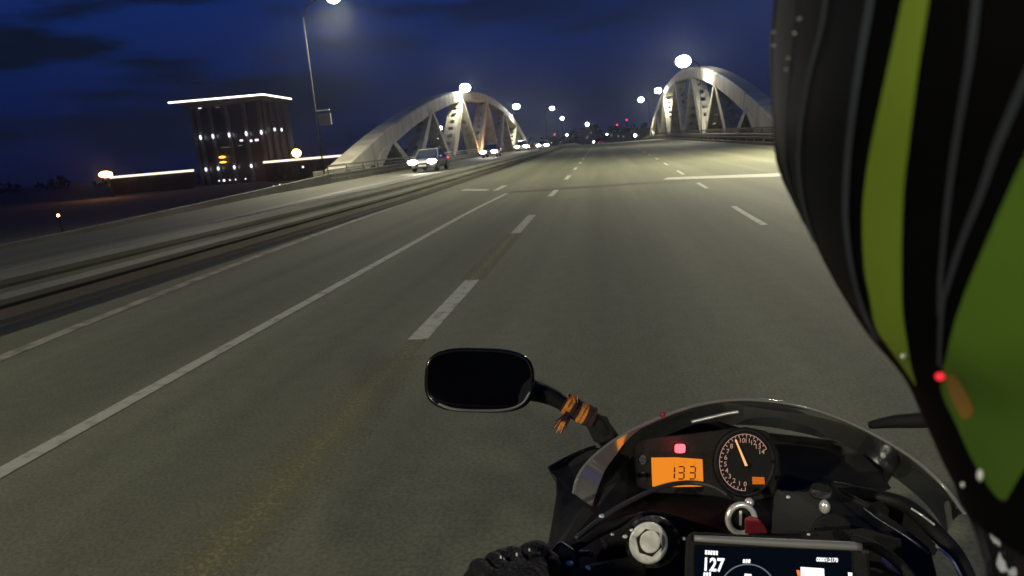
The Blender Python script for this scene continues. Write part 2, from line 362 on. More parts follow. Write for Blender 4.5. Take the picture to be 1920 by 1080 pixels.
b = MB(); prism(b, -16.5, -16.2, -.4, .55, yr(38, 200), 'concrete', opp); tag(b.build('parapet'), 'grey concrete parapet at the foot of the left arch', 'parapet')
b = MB(); ys_ = yr(4, 38); b.loft([[(-16.1, y, -1.6), (-15.83, y, -1.6), (-15.83, y, opp(-15.8, y)+lerp([(4, .1), (17, .1), (30, .3), (40, .6)], y)), (-16.1, y, opp(-15.8, y)+lerp([(4, .1), (17, .1), (30, .3), (40, .6)], y))] for y in ys_], 'concrete'); tag(b.build('parapet'), 'low concrete edge of the opposite carriageway rising towards the left arch', 'parapet')
# ------------------------------------------------------------------ arches
def arch(X, label, R):
    Y0, Y1 = 50.0, 184.0
    t = thing('bridge_arch', label, 'bridge arch', (X, Y0, 0.2))
    def zc(y): s = (y-Y0)/(Y1-Y0); return .15 + 4*R*s*(1-s)
    rings = []; n = 60
    for i in range(n+1):
        y = Y0 - 1 + (Y1-Y0+2)*i/n; s = (y-Y0)/(Y1-Y0)
        sl = 4*R*(1-2*s)/(Y1-Y0); nv = Vector((0, -sl, 1)).normalized()
        hd = (1.35 + .5*abs(2*s-1)**1.6)*.5; hw = .8; c = Vector((X, y, zc(y)))
        bv = .12
        rings.append([c + nv*a*1 + Vector((w, 0, 0)) for w, a in ((-hw, -hd+bv), (-hw+bv, -hd), (hw-bv, -hd), (hw, -hd+bv), (hw, hd-bv), (hw-bv, hd), (-hw+bv, hd), (-hw, hd-bv))])
    b = MB(); b.loft(rings, 'arch_paint'); b.build('arch_rib', t, smooth=False)
    for i in range(6, n-4, 6):
        c = sum(rings[i], Vector())/8; b = MB(); d = (rings[i+1][0]-rings[i][0]).normalized()*.09
        b.loft([[c+(v-c)*1.035-d for v in rings[i]], [c+(v-c)*1.035+d for v in rings[i]]], 'arch_paint'); b.build('splice_plate', t)
    for s in (0, 1):
        yb = (Y0, Y1)[s]; b = MB(); b.box(X-1.3, X+1.3, yb-2.2, yb+2.2, -1.6, rz(yb)+.55, 'concrete'); b.build('abutment', t, bevel=.08)
    nodes = [(61.5, 5.5), (78, 7.5), (97, 9.5), (118, 10), (139, 9.5), (158, 7.5), (173, 5)]
    def leg(ya, za, yb, zb, wide):
        # hollow strut: two side plates and two perforated faces
        A = Vector((X, ya, za)); B = Vector((X, yb, zb)); ax = (B-A); Ln = ax.length; ax.normalize(); nn = Vector((1, 0, 0)).cross(ax).normalized()
        b = MB(); rows = max(3, int(Ln/.75)); hw = .85
        def q(k, w, side):
            f = k/rows; dep = (.24 + wide*math.sin(math.pi*min(f*.75, 1))*.5)
            return A + ax*(Ln*f) + nn*dep*side + Vector((w*hw, 0, 0))
        cols = [-1, -.36, .36, 1]
        for side in (-1, 1):
            for k in range(rows):
                for c in range(3):
                    if c == 1 and k % 2 == 1 and k < rows-1 and Ln > 3.2: continue
                    vs = [q(k, cols[c], side), q(k, cols[c+1], side), q(k+1, cols[c+1], side), q(k+1, cols[c], side)]
                    b.add(vs, [(0, 1, 2, 3)], 'arch_paint')
        for w in (-1, 1):
            for k in range(rows): b.add([q(k, w, -1), q(k, w, 1), q(k+1, w, 1), q(k+1, w, -1)], [(0, 1, 2, 3)], 'arch_paint')
        b.build('strut', t)
    for y, hb in nodes:
        zt = zc(y) - .45
        zb = rz(y)+.1
        if zt-zb < 1.2: continue
        leg(y-.25, zt, y-hb, zb, 1.1 if hb > 8 else .5); leg(y+.25, zt, y+hb, zb, .25)
    b = MB(); prism(b, X-.9, X+.9, -.5, .1, yr(Y0+3, Y1-3), 'dark_concrete', lambda x, y: rz(y)); b.build('tie_beam', t)
    return t
arch(-20, 'pale steel arch left of the oncoming cars, seen whole', 9.6)
arch(13.3, 'pale steel arch beside the black helmet, its near foot out of sight', 10.0)
# ------------------------------------------------------------------ street lamps
def street_lamp(x, y, z, px, label, power=LAMP_W, bowl=.42, group='street lamps along the bridge', base=None, light=True, box=False):
    zb = opp(px, y) if base is None else base
    t = thing('street_lamp', label, 'street lamp', (px, y, zb), group)
    b = MB(); b.tube([(px, y, zb), (px, y, zb+.5), (px, y, z-.9)], [.07, .055, .035], 'pole_steel', 10); b.build('pole', t, smooth=True)
    dx = x-px
    b = MB(); b.tube([(px, y, z-.95), (px+dx*.12, y, z-.4), (px+dx*.4, y, z-.05), (px+dx*.85, y, z+.1)], [.05, .045, .04, .035], 'pole_steel', 8); b.build('arm', t, smooth=True)
    b = MB(); b.loft([[(x-.45+.1*k, y-.22*q, z+.16+.04*math.sin(k)), (x-.45+.1*k, y+.22*q, z+.16+.04*math.sin(k)), (x-.45+.1*k, y+.16*q, z+.3), (x-.45+.1*k, y-.16*q, z+.3)] for k, q in enumerate((.6, .9, 1, 1, 1, 1, 1, .9, .6))], 'pole_steel')
    b.build('lamp_housing', t)
    b = MB(); b.ball((x, y, z), bowl, 'lamp_white' if power > 0 else 'lamp_white', 16, 10, (1.0, .9, .75)); b.build('lamp_bowl', t, smooth=True)
    if box:
        b = MB(); b.box(px+.12, px+.95, y-.1, y+.1, z-7.5, z-6.8, 'case_grey'); b.box(px+.02, px+.9, y-.05, y+.05, z-6.62, z-6.55, 'plate_white'); b.build('control_box', t)
    if light:
        ld = bpy.data.lights.new('lamp_light', 'SPOT'); ld.energy = power*4; ld.color = (1, .93, .66); ld.shadow_soft_size = .45; ld.spot_size = math.radians(165); ld.spot_blend = .6
        lo = bpy.data.objects.new('lamp_light', ld); COL.objects.link(lo); lo.parent = t; lo.location = (x-px, 0, z-zb-.45)
    return t
def sighted(px, py, y):      # where the sight line to a lamp crosses the bridge at distance y
    d = P(px, py, 1)-CAMP; q = CAMP + d*(y/d.y); return q.x, y, q.z
def sl(px, py, y, off, label, **k):
    x, y, z = sighted(px, py, y); street_lamp(x, y, z, x+off, label, power=LAMP_W*.7 if y < 60 else LAMP_W*.66, **k)
sl(625, -5, 42, -2.1, 'street lamp cut by the top of the photo, with a pale box on its post', box=True, base=-1.6)
sl(872, 165, 95, -.9, 'brightest street lamp above the left arch', bowl=.75)
sl(968, 200, 150, -.9, 'street lamp above the far end of the left arch', bowl=.72)
sl(1035, 203, 181, -2, 'third street lamp to the right of the left arch, tallest of the far left row', bowl=.55)
sl(1054, 222, 262, -2, 'small far street lamp below and right of the third left lamp', bowl=.6, light=False, base=-1)
sl(1281, 115, 83, 1.9, 'large bright street lamp above the near end of the right arch', bowl=.85)
sl(1234, 170, 136, 1.2, 'street lamp at the far end of the right arch', bowl=.62)
sl(1202, 187, 170, 1.8, 'street lamp just left of the right arch, farther of the pair', bowl=.65)
# the same rows carry on beside and behind the rider
street_lamp(11.4, 30, 10.4, 13.2, 'street lamp of the right row hidden behind the helmet', bowl=.4, power=LAMP_W*1.35)
street_lamp(-15.5, -12, 10.4, -18, 'street lamp of the left row behind the rider', bowl=.4, power=LAMP_W*1.15)
street_lamp(11.4, -24, 10.4, 13.2, 'street lamp of the right row behind the rider', bowl=.4, power=LAMP_W*2)
def far_lamp(pxx, pyy, d, r, m, label, name='street_lamp', cat='street lamp', group='far lamps beyond the bridge'):
    p = P(pxx, pyy, d); t = thing(name, label, cat, (p.x, p.y, -5), group)
    b = MB(); b.tube([(p.x, p.y+.4, -5), (p.x, p.y+.4, p.z+.1)], .16, 'pole_steel', 6); b.build('pole', t)
    b = MB(); b.ball(p, r*.72, m, 12, 8); b.build('lamp_bowl', t, smooth=True)
far_lamp(1101, 233, 330, 1.2, 'far_white', 'bright far lamp above the middle of the road crest')
far_lamp(1191, 254, 360, 1.0, 'far_white', 'low far lamp left of the right arch foot')
far_lamp(826, 240, 230, .85, 'far_white', 'upper of two lamps seen through the left arch', group='lamps seen through the left arch')
far_lamp(824, 259, 220, .8, 'far_white', 'lower of two lamps seen through the left arch', group='lamps seen through the left arch')
far_lamp(1063, 253, 400, .75, 'far_white', 'dim far lamp left of the dark crest buildings')
far_lamp(1113, 266, 300, .55, 'far_white', 'tiny lamp almost on the road crest')
far_lamp(1138, 252, 420, .6, 'far_white', 'tiny lamp right of the bright crest lamp')
far_lamp(1053, 222, 420, 0.9, 'far_white', 'small blue white lamp between the left arch and the crest')
for i, (a, c, lab) in enumerate(((1175, 225, 'highest red mast light, right of the road'), (1157, 234, 'second red mast light, lower left of the highest'), (1099, 243, 'red light just below the bright crest lamp'), (1088, 246, 'red light left of the bright crest lamp'), (1040, 252, 'leftmost red light over the median barrier'))):
    far_lamp(a, c, 500, .75, 'red_lamp', lab, 'warning_mast', 'mast', 'red mast lights in the distance')
def flood(x, y, z, pw, lab):
    t = thing('floodlight', lab, 'floodlight', (x, y, z-.4))
    b = MB(); b.box(x-.2, x+.2, y-.15, y+.15, z-.4, z-.1, 'pole_steel'); b.build('housing', t)
    b = MB(); b.ball((x, y, z), .16, 'lamp_amber', 10, 8, (1.2, 1, .5)); b.build('lamp', t, smooth=True)
    ld = bpy.data.lights.new('amber_light', 'POINT'); ld.energy = pw; ld.color = (1, .45, .15); ld.shadow_soft_size = .3
    lo = bpy.data.objects.new('amber_light', ld); COL.objects.link(lo); lo.parent = t; lo.location = (0, 0, .7)
flood(-17.6, 108, 1.0, 1600, 'amber floodlight at the foot of the left arch struts')
# ------------------------------------------------------------------ tower building on the left
def building():
    c = P(493, 176, 150); zr = c.z
    x1, y1 = c.x, c.y                            # near roof corner
    Wd, Dp = 22.5, 16.0
    ang = math.radians(9)
    t = thing('building', 'black square tower block with a white light line round its flat roof', 'building', (x1, y1, -3))
    u = Vector((-math.cos(ang), math.sin(ang)*-.35, 0)).normalized(); v = Vector((-u.y, u.x, 0))
    if v.y < 0: v = -v
    def q(a, b_, z): return Vector((x1, y1, 0)) + u*a + v*b_ + Vector((0, 0, z))
    def bx(mb, a0, a1, b0, b1, z0, z1, m):
        mb.add([q(a0,b0,z0), q(a1,b0,z0), q(a1,b1,z0), q(a0,b1,z0), q(a0,b0,z1), q(a1,b0,z1), q(a1,b1,z1), q(a0,b1,z1)],
               [(3,2,1,0),(4,5,6,7),(0,1,5,4),(1,2,6,5),(2,3,7,6),(3,0,4,7)], m)
    b = MB(); bx(b, 1.0, Wd-4.0, 1.2, Dp, -3, zr-1.2, 'black_facade'); b.build('wall', t)
    b = MB(); bx(b, 0, Wd, 0, Dp+1, zr-.15, zr-.02, 'facade_column')
    b.add([q(0,0,zr-.15), q(Wd,0,zr-.15), q(Wd,Dp,zr-.15), q(0,Dp,zr-.15), q(1.0,1.2,zr-1.3), q(Wd-4,1.2,zr-1.9), q(Wd-4,Dp,zr-1.9), q(1.0,Dp,zr-1.3)], [(0,1,5,4),(1,2,6,5),(2,3,7,6),(3,0,4,7)], 'facade_column')
    b.build('roof', t)
    b = MB(); bx(b, 0, Wd, -.12, -.02, zr-.3, zr+.06, 'led_strip'); bx(b, -.12, -.02, -.12, Dp, zr-.3, zr+.06, 'led_strip'); b.build('roof_light', t)
    H = zr+3
    for i, a in enumerate((1.6, 5.2, 9.3, 13.2, 16.2, 17.6)):
        cm = MB(); bx(cm, a, a+.8, .8, 1.19, -3, zr-1.4, 'facade_column'); co = cm.build('column', t)
        if i < 5:
            for zz, hh in ((zr-8.3, .95), (zr-15.6, .8)):
                w = MB(); ctr = q(a+.4, .6, zz); w.ball(ctr, .28, 'wall_washer', 8, 6, (1, 1, hh*2.1)); w.build('wall_light', co, smooth=True, org=ctr)
                ld = bpy.data.lights.new('washer', 'POINT'); ld.energy = 24; ld.color = (.92, .96, 1); ld.shadow_soft_size = .15
                lo = bpy.data.objects.new('washer', ld); COL.objects.link(lo); lo.parent = t; lo.location = ctr + Vector((0, -.75, 0)) - Vector(t.location)
    for bb in (4, 8, 12):
        cm = MB(); bx(cm, .6, .99, bb, bb+.8, -3, zr-1.4, 'facade_column'); co = cm.build('column', t)
        if bb < 12:
            for zz in (zr-7.7, zr-15.3):
                ctr = q(.4, bb+.4, zz); w = MB(); w.ball(ctr, .25, 'wall_washer', 8, 6, (1, 1, 1.7)); w.build('wall_light', co, smooth=True, org=ctr)
    for a0, b0, z0, s in ((3.2, 4.0, zr-10.1, .45), (4.7, 5.9, zr-10.2, .5), (6.9, 7.6, zr-9.9, .4), (15.5, 16.4, zr-1.9, .3), (11.2, 12.1, zr-2.0, .14), (7.2, 8.2, zr-10.9, .16), (10.0, 12.3, zr-11, .12)):
        w = MB(); bx(w, a0, b0, 1.08, 1.19, z0, z0+s, 'wall_washer' if s > .25 else 'window_dim'); w.build('window', t)
    for dz in (0, -1.15):
        w = MB(); ctr = q(12.1, .4, zr-13.1+dz); w.ball(ctr, .36, 'amber_sign', 10, 6, (2.5, .6, .8 if dz == 0 else .6)); w.build('amber_light', t, smooth=True)
    for k, a in enumerate((7.0, 9.4, 10.8, 12.2, 13.4)):
        w = MB(); ctr = q(a, -.3, -1.2); w.ball(ctr, .17+.12*(k == 3), 'wall_washer', 8, 6); w.build('entrance_light', t, smooth=True)
building()
def light_line(p0, p1, d, label):
    a = P(*p0, d); b_ = P(*p1, d); mb = MB(); dz = .22
    n = 12; 
    rings = []
    for i in range(n+1):
        c = a.lerp(b_, i/n); rings.append([c+Vector((0, 0, -dz)), c+Vector((0, .3, -dz)), c+Vector((0, .3, dz)), c+Vector((0, 0, dz))])
    t = thing('embankment_wall', label, 'wall', ((a.x+b_.x)/2, (a.y+b_.y)/2, -3))
    mb.loft(rings, 'deck_led'); mb.build('light_strip', t)
    w = MB(); w.loft([[a.lerp(b_, i/n)*1 + Vector((0, .35, .1)), a.lerp(b_, i/n) + Vector((0, .9, .1)), Vector((a.lerp(b_, i/n).x, a.y+.9, -5)), Vector((a.lerp(b_, i/n).x, a.y+.35, -5))] for i in range(n+1)], 'facade_grey'); w.build('wall', t)
light_line((205, 333), (362, 319.5), 140, 'low wall with a white light line, left of the black tower block')
light_line((493, 304.5), (662, 290), 146, 'low wall with a white light line, between the tower block and the left arch')
def amber(px, py, d, r, sc, lab, zb=-4):
    p = P(px, py, d); t = thing('flood_lamp', lab, 'street lamp', (p.x, p.y, zb), 'amber lamps by the embankment')
    b = MB(); b.tube([(p.x, p.y+.5, zb), (p.x, p.y+.5, p.z+.2)], .12, 'pole_steel', 6); b.build('pole', t)
    b = MB(); b.ball(p, r, 'lamp_amber', 14, 10, sc); b.build('lamp_head', t, smooth=True)
    ld = bpy.data.lights.new('amber_light', 'POINT'); ld.energy = 900; ld.color = (1, .42, .12); ld.shadow_soft_size = 1
    lo = bpy.data.objects.new('amber_light', ld); COL.objects.link(lo); lo.parent = t; lo.location = (0, -2, p.z-zb)
amber(198, 327, 120, .75, (1.7, 1, .75), 'amber lamp at the left end of the light line')
amber(556, 287, 150, .95, (1.05, 1, .95), 'amber lamp just right of the black tower block')
p = P(12, 438, 30); 
for (px_, py_, d_, r_, m_, lab) in ((109, 404, 45, .09, 'lamp_amber', 'tiny reddish ground lamp on the dark bank'), (513, 350, 60, .09, 'wall_washer', 'left of two tiny white marker lights below the tower'), (525, 347, 60, .09, 'wall_washer', 'right of two tiny white marker lights below the tower'), (568, 313, 120, .2, 'wall_washer', 'tiny marker light under the right light line')):
    p = P(px_, py_, d_); t = thing('marker_light', lab, 'light', (p.x, p.y, -1.9), 'tiny marker lights on the bank')
    b = MB(); b.tube([(p.x, p.y+r_, -2.2), (p.x, p.y+r_, p.z)], .04, 'pole_steel', 6); b.build('post', t)
    b = MB(); b.ball(p, r_, m_, 8, 6); b.build('lamp', t, smooth=True)
# ------------------------------------------------------------------ far woods and blocks
def woods(name, x0, x1, y, h, zb, n, seed):
    rnd = random.Random(seed); b = MB()
    for i in range(n):
        x = x0 + (x1-x0)*(i+rnd.random())/n; yy = y + rnd.uniform(-14, 14); hh = h*rnd.uniform(.45, 1.0)
        for k in range(26):
            a = rnd.uniform(0, 6.28); rr = rnd.uniform(0, 1)**.5*hh*.48; z = zb + hh*rnd.uniform(.15, 1)
            f = max(.15, 1-((z-zb)/hh)**3); c = Vector((x+rr*math.cos(a)*f, yy+rr*math.sin(a)*f, z)); s = hh*rnd.uniform(.08, .17)
            R = Matrix.Rotation(rnd.uniform(0, 6.28), 3, 'Z') @ Matrix.Rotation(rnd.uniform(0, 3), 3, 'X')
            b.add([c + R @ Vector(q)*s for q in ((-1, -.6, 0), (.2, -1, .3), (1, 0, 0), (.3, .9, -.3), (-.8, .6, .2))], [(0, 1, 2, 3, 4)], 'leaf_dark')
    o = b.build(name); o['kind'] = 'stuff'; o['label'] = 'dark far-off belt of trees'
    return o
woods('woods', -420, -90, 330, 9, -4, 60, 1)
woods('woods', -75, 110, 520, 20, -8, 46, 2)
for i, (xa, xb, y, zt, lab) in enumerate(((-14, -4, 470, 9, 'tall dark block under the bright crest lamp'), (4, 20, 480, 5, 'wide dark block straight ahead over the road crest'), (24, 38, 490, 6, 'dark block left of the right arch'), (-42, -30, 480, 5, 'low dark block behind the median barrier'))):
    t = thing('apartment_building', lab, 'building', ((xa+xb)/2, y, -8), 'dark blocks beyond the bridge')
    b = MB(); b.box(xa, xb, y, y+12, -8, zt, 'black_facade'); b.build('wall', t)
    b = MB(); b.box(xa-.4, xb+.4, y-.4, y+12.4, zt, zt+.6, 'facade_grey'); b.build('roof', t)
    rr = random.Random(i)
    for k in range(3):
        x = rr.uniform(xa+1, xb-2); z = rr.uniform(1, zt-2); b = MB(); b.box(x, x+1.1, y-.1, y-.02, z, z+1.2, 'window_dim'); b.build('window', t)
# ------------------------------------------------------------------ cars
def car(loc, label, paint, H=1.45, toward=True, kind='sedan', lit=True, group='oncoming cars'):
    t = thing('car', label, 'car', (0, 0, 0), group)
    w = .88; Ln = 4.5
    # body faces -Y (toward the rider)
    if kind == 'suv': top = [(0, .75), (.06, .95), (1.05, 1.08), (1.75, H-.06), (2.4, H), (3.9, H-.05), (4.35, 1.1), (4.5, .9)]
    else: top = [(0, .6), (.08, .75), (1.15, .92), (1.95, H-.05), (2.5, H), (3.2, H-.06), (3.95, .98), (4.5, .9)]
    low = .26
    belt = .95 if kind == 'suv' else .86
    b = MB(); rings = []
    for i in range(25):
        y = Ln*i/24; zt = min(lerp(top, y), belt + .0); e = .1*(1-min(1, min(y, Ln-y)/.5))**2*2
        ww = w - e
        rings.append([(-ww+.08, y, low), (ww-.08, y, low), (ww, y, low+.2), (ww, y, zt-.14), (ww-.09, y, zt), (-ww+.09, y, zt), (-ww, y, zt-.14), (-ww, y, low+.2)])
    b.loft(rings, paint); b.build('body', t, smooth=False, bevel=.02)
    ys = [k for k in [i*.15 for i in range(31)] if lerp(top, k) > belt+.02]
    b = MB(); rings = []
    for y in [ys[0]-.1] + ys + [ys[-1]+.1]:
        zt = max(lerp(top, y), belt+.01); f = (zt-belt)/(H-belt); wt = w-.09-.2*f
        rings.append([(-w+.09, y, belt-.02), (w-.09, y, belt-.02), (wt, y, zt), (-wt, y, zt)])
    b.loft(rings, 'car_glass'); b.build('cabin', t, bevel=.02)
    ry = [y for y in ys if lerp(top, y) > H-.12]
    b = MB(); b.loft([[(-.66, y, lerp(top, y)-.01), (.66, y, lerp(top, y)-.01), (.6, y, lerp(top, y)+.035), (-.6, y, lerp(top, y)+.035)] for y in ry], paint); b.build('roof', t, bevel=.01)
    for sx in (-1, 1):
        b = MB(); b.tube([(sx*.84, lerp([(0, 1.2), (1, 1.9)], 0), belt), (sx*.67, 2.0, H-.02)], .035, paint, 6); b.build('pillar', t)
        for y in (.85, 3.6):
            b = MB(); b.tube([(sx*.7, y, .33), (sx*.9, y, .33)], .33, 'rubber', 20); wo = b.build('wheel', t)
            b = MB(); b.tube([(sx*.88, y, .33), (sx*.915, y, .33)], .2, 'rim', 12); b.build('rim', wo)
        b = MB(); b.ball((sx*.66, .02, .66), (.2 if lit else .13), 'headlamp' if lit else 'plate_white', 12, 8, (1.7, .6, .75)); b.build('headlight', t, smooth=True)
        b = MB(); b.ball((sx*.7, Ln, .8), .11, 'tail_lamp', 10, 6, (1.3, .5, .8)); b.build('tail_light', t, smooth=True)
        b = MB(); b.ball((sx*.99, 1.5, belt+.08), .1, paint, 8, 6, (1.1, .6, .8)); b.build('wing_mirror', t, smooth=True)
    b = MB(); b.box(-.45, .45, -.03, .03, .4, .55, 'black_plastic'); b.build('grille', t)
    b = MB(); b.box(-.26, .26, -.06, -.035, .36, .47, 'plate_white'); b.build('number_plate', t)
    if lit:
        ld = bpy.data.lights.new('beam', 'SPOT'); ld.energy = 260; ld.color = (1, .93, .75); ld.spot_size = math.radians(70); ld.spot_blend = .8; ld.shadow_soft_size = .1
        lo = bpy.data.objects.new('beam', ld); COL.objects.link(lo); lo.parent = t; lo.location = (0, -.25, .66); lo.rotation_euler = (math.radians(83), 0, math.radians(180))
    t.location = loc
    if not toward: t.rotation_euler = (0, 0, math.pi)
    return t
car((-12.0, 44.5, opp(-12.6, 44.5)+.06), 'grey car nearest on the opposite carriageway, headlights on', 'car_grey', 1.5)
car((-12.9, 77.5, opp(-12.9, 77)), 'second oncoming car with glaring headlights under the left arch', 'car_grey', 1.5)
car((-12.2, 104, opp(-12.8, 104)+.1), 'silver oncoming car at the far foot of the left arch', 'car_silver', 1.5)
car((-9.6, 112, opp(-9.6, 112)), 'pale car farthest along the median barrier', 'car_silver', 1.45)
car((-.2, 255, rz(255)+.0), 'far car ahead on the crest showing red tail lights', 'car_dark', 1.5, toward=False, lit=False, group='cars ahead')
# ------------------------------------------------------------------ motorcycle
bike = thing('motorcycle', 'black sports motorcycle seen from the saddle, screen, gauges and left mirror showing', 'motorcycle', (.38, .85, 0))
def slab(name, outline, depth, thick, m, parent, bevel=.004, dish=.0, smooth=False, sub=False):
    """closed solid plate: outline points (px, py[, depth]) with its own depth and thickness"""
    pts = [(q[0], q[1], q[2] if len(q) > 2 else (depth(q[0], q[1]) if callable(depth) else depth)) for q in outline]
    n = len(pts); cx = sum(p[0] for p in pts)/n; cy = sum(p[1] for p in pts)/n; cz = sum(p[2] for p in pts)/n
    fwd = CAMR @ Vector((0, 0, -1))
    b = MB(); fr = [P(*p) for p in pts]; k = .93
    inner = [P(cx+(p[0]-cx)*.8, cy+(p[1]-cy)*.8, p[2]-dish*.6) for p in pts]
    back = [P(cx+(p[0]-cx)*k, cy+(p[1]-cy)*k, p[2]+thick) for p in pts]
    c0 = P(cx, cy, cz-dish)
    vs = fr + inner + back + [c0]
    fs = []
    for i in range(n):
        j = (i+1) % n; fs += [(i, j, n+j, n+i), (n+i, n+j, 3*n), (j, i, 2*n+i, 2*n+j)]
    fs.append(tuple(2*n+i for i in range(n)))
    b.add(vs, fs, m); return b.build(name, parent, smooth=smooth, bevel=bevel)
def disc(px, py, rx, ry, d, n=40, a0=0): return [(px+rx*math.cos(a0+2*math.pi*k/n), py+ry*math.sin(a0+2*math.pi*k/n), d) for k in range(n)]
def sup(cx, cy, rx, ry, e=3.2, n=48, rot=0):
    o = []
    for k in range(n):
        a = 2*math.pi*k/n; c, s = math.cos(a), math.sin(a)
        x = rx*abs(c)**(2/e)*(1 if c > 0 else -1); y = ry*abs(s)**(2/e)*(1 if s > 0 else -1)
        o.append((cx+x*math.cos(rot)-y*math.sin(rot), cy+x*math.sin(rot)+y*math.cos(rot)))
    return o
def ptube(name, pts, r, m, parent, n=10, sm=8, smooth=True):
    q = smooth_curve(pts, sm) if sm else pts
    b = MB(); rr = r
    if isinstance(r, (list, tuple)): rr = [lerp([(i/(len(r)-1), v) for i, v in enumerate(r)], k/(len(q)-1)) for k in range(len(q))]
    b.tube([P(*p) for p in q], rr, m, n); return b.build(name, parent, smooth=smooth)
# --- left mirror
mo = slab('mirror', sup(899, 713, 103, 60, 3.3, 56, math.radians(1.5)), 1.06, .055, 'gloss_black', bike, bevel=.006)
slab('mirror_glass', sup(897, 709, 93, 50, 3.3, 56, math.radians(1.5)), 1.056, .002, 'mirror_glass', mo, bevel=0)
rimq = [(x, y, 1.057) for x, y in sup(899, 713, 99, 56.5, 3.3, 56, math.radians(1.5))]
b = MB(); b.tube([P(*q) for q in rimq+rimq[:1]], .0035, 'gloss_black', 8); b.build('mirror_rim', mo, smooth=True)
ptube('mirror_stalk', [(985, 728, 1.085), (1030, 742, 1.08), (1066, 762, 1.075), (1110, 783, 1.07), (1128, 800, 1.07), (1150, 840, 1.09)], [.019, .0145, .011, .011, .014, .02], 'matt_black', bike)
slab('stalk_mount', [(1098, 796), (1122, 778), (1138, 780), (1150, 808), (1156, 828), (1124, 834), (1112, 826)], 1.06, .05, 'matt_black', bike, bevel=.005)
mb = MB(); mb.tube([P(*q) for q in smooth_curve([(822, 757, 1.05), (850, 767, 1.05), (900, 770, 1.05), (950, 768, 1.05), (980, 756, 1.05), (994, 735, 1.05)], 5)], .0022, 'case_grey', 8); mb.build('mirror_highlight', mo, smooth=True)  # grey tube puts the bottom edge's highlight into its colour
slab('mirror_reflection', [(996, 706), (998, 730), (994, 748), (984, 760), (971, 762), (972, 745), (980, 722)], 1.054, .002, 'dark_metal', mo, bevel=0)  # lighter plate imitates the reflection in the glass's lower right corner
# right mirror arm, its head hidden by the helmet
ptube('mirror_stalk', [(1630, 797, 1.12), (1680, 790, 1.09), (1740, 786, 1.06), (1800, 770, 1.03)], [.006, .011, .013, .013], 'matt_black', bike)
slab('mirror', sup(1915, 752, 103, 60, 3.3, 40), 1.03, .055, 'gloss_black', bike, bevel=.006)
# ribbon tied on the stalk
rb = thing('ribbon', 'orange and brown striped ribbon tied round the left mirror stalk', 'ribbon', P(1085, 772, 1.07))
qa = smooth_curve([(1058, 754, 1.074), (1085, 771, 1.07), (1112, 784, 1.07)], 5)
mb = MB()
for i in range(len(qa)-1):
    c = ['brown_cloth', 'orange_cloth', 'orange_cloth', 'brown_cloth', 'brown_cloth', 'orange_cloth', 'orange_cloth', 'brown_cloth', 'brown_cloth', 'orange_cloth'][i % 10]
    if i in (8, 9): c = 'brown_cloth'
    rr = .0165+.0012*(i % 2); mb.tube([P(*qa[i]), P(*qa[i+1])], [rr, rr], c, 14)
mb.build('band', rb)
mb = MB(); rnd = random.Random(3)
for k in range(16):
    x, y = 1064+rnd.uniform(-5, 8), 775+rnd.uniform(-3, 6); dx = rnd.uniform(-32, -8); dy = rnd.uniform(12, 34)
    mb.tube([P(x, y, 1.06), P(x+dx*.5, y+dy*.4, 1.055), P(x+dx, y+dy, 1.055)], [.0022, .0016, .0006], 'orange_cloth' if k % 4 == 0 else 'brown_cloth', 5)
mb.build('fringe', rb)
mb = MB()
for k in range(6):
    x = 1068+k*3; mb.tube([P(x, 758, 1.06), P(x-2+rnd.uniform(-4, 4), 742+rnd.uniform(-4, 4), 1.058)], [.0013, .0005], 'orange_cloth', 4)
mb.build('fringe', rb)
# --- windscreen
rim = [(1076, 925, 1.0), (1084, 895, 1.0), (1108, 862, 1.02), (1160, 821, 1.05), (1235, 784, 1.08), (1310, 759, 1.1), (1390, 749, 1.11), (1480, 757, 1.11), (1560, 779, 1.1), (1640, 815, 1.08), (1715, 862, 1.05), (1770, 912, 1.02), (1810, 965, .99)]
base = [(1112, 968, 1.02), (1128, 930, 1.06), (1150, 895, 1.12), (1196, 850, 1.2), (1262, 820, 1.27), (1325, 803, 1.31), (1400, 797, 1.33), (1485, 808, 1.33), (1560, 828, 1.31), (1625, 862, 1.25), (1690, 905, 1.17), (1740, 950, 1.1), (1775, 1000, 1.03)]
R_ = smooth_curve(rim, 6); B_ = smooth_curve(base, 6)
ws = MB(); rings = []
for k in range(9):
    f = k/8; rings.append([P(*[a*(1-f)+c*f for a, c in zip(p, q)]) + Vector((0, 0, .012*math.sin(math.pi*f))) for p, q in zip(R_, B_)])
ws.loft(rings, 'screen_plastic', closed=False); wo = ws.build('windscreen', bike, smooth=True)
mb = MB(); mb.tube([P(*p) for p in R_], .003, 'screen_rim', 8); mb.build('screen_edge', wo, smooth=True)
# thick bevelled flank of the screen on the left
mb = MB(); rr = []
for (x, y, d), (x2, y2, d2) in zip(R_[:22], B_[:22]):
    w = lerp([(0, .95), (9, .8), (15, .6), (21, .12)], len(rr)); rr.append([P(x+1, y+1, d-.004), P(x+(x2-x)*w, y+(y2-y)*w*.6+1, d-.004+(d2-d)*w*.3)])
mb.loft(rr, 'screen_rim', closed=False); mb.build('screen_flank', wo, smooth=True)
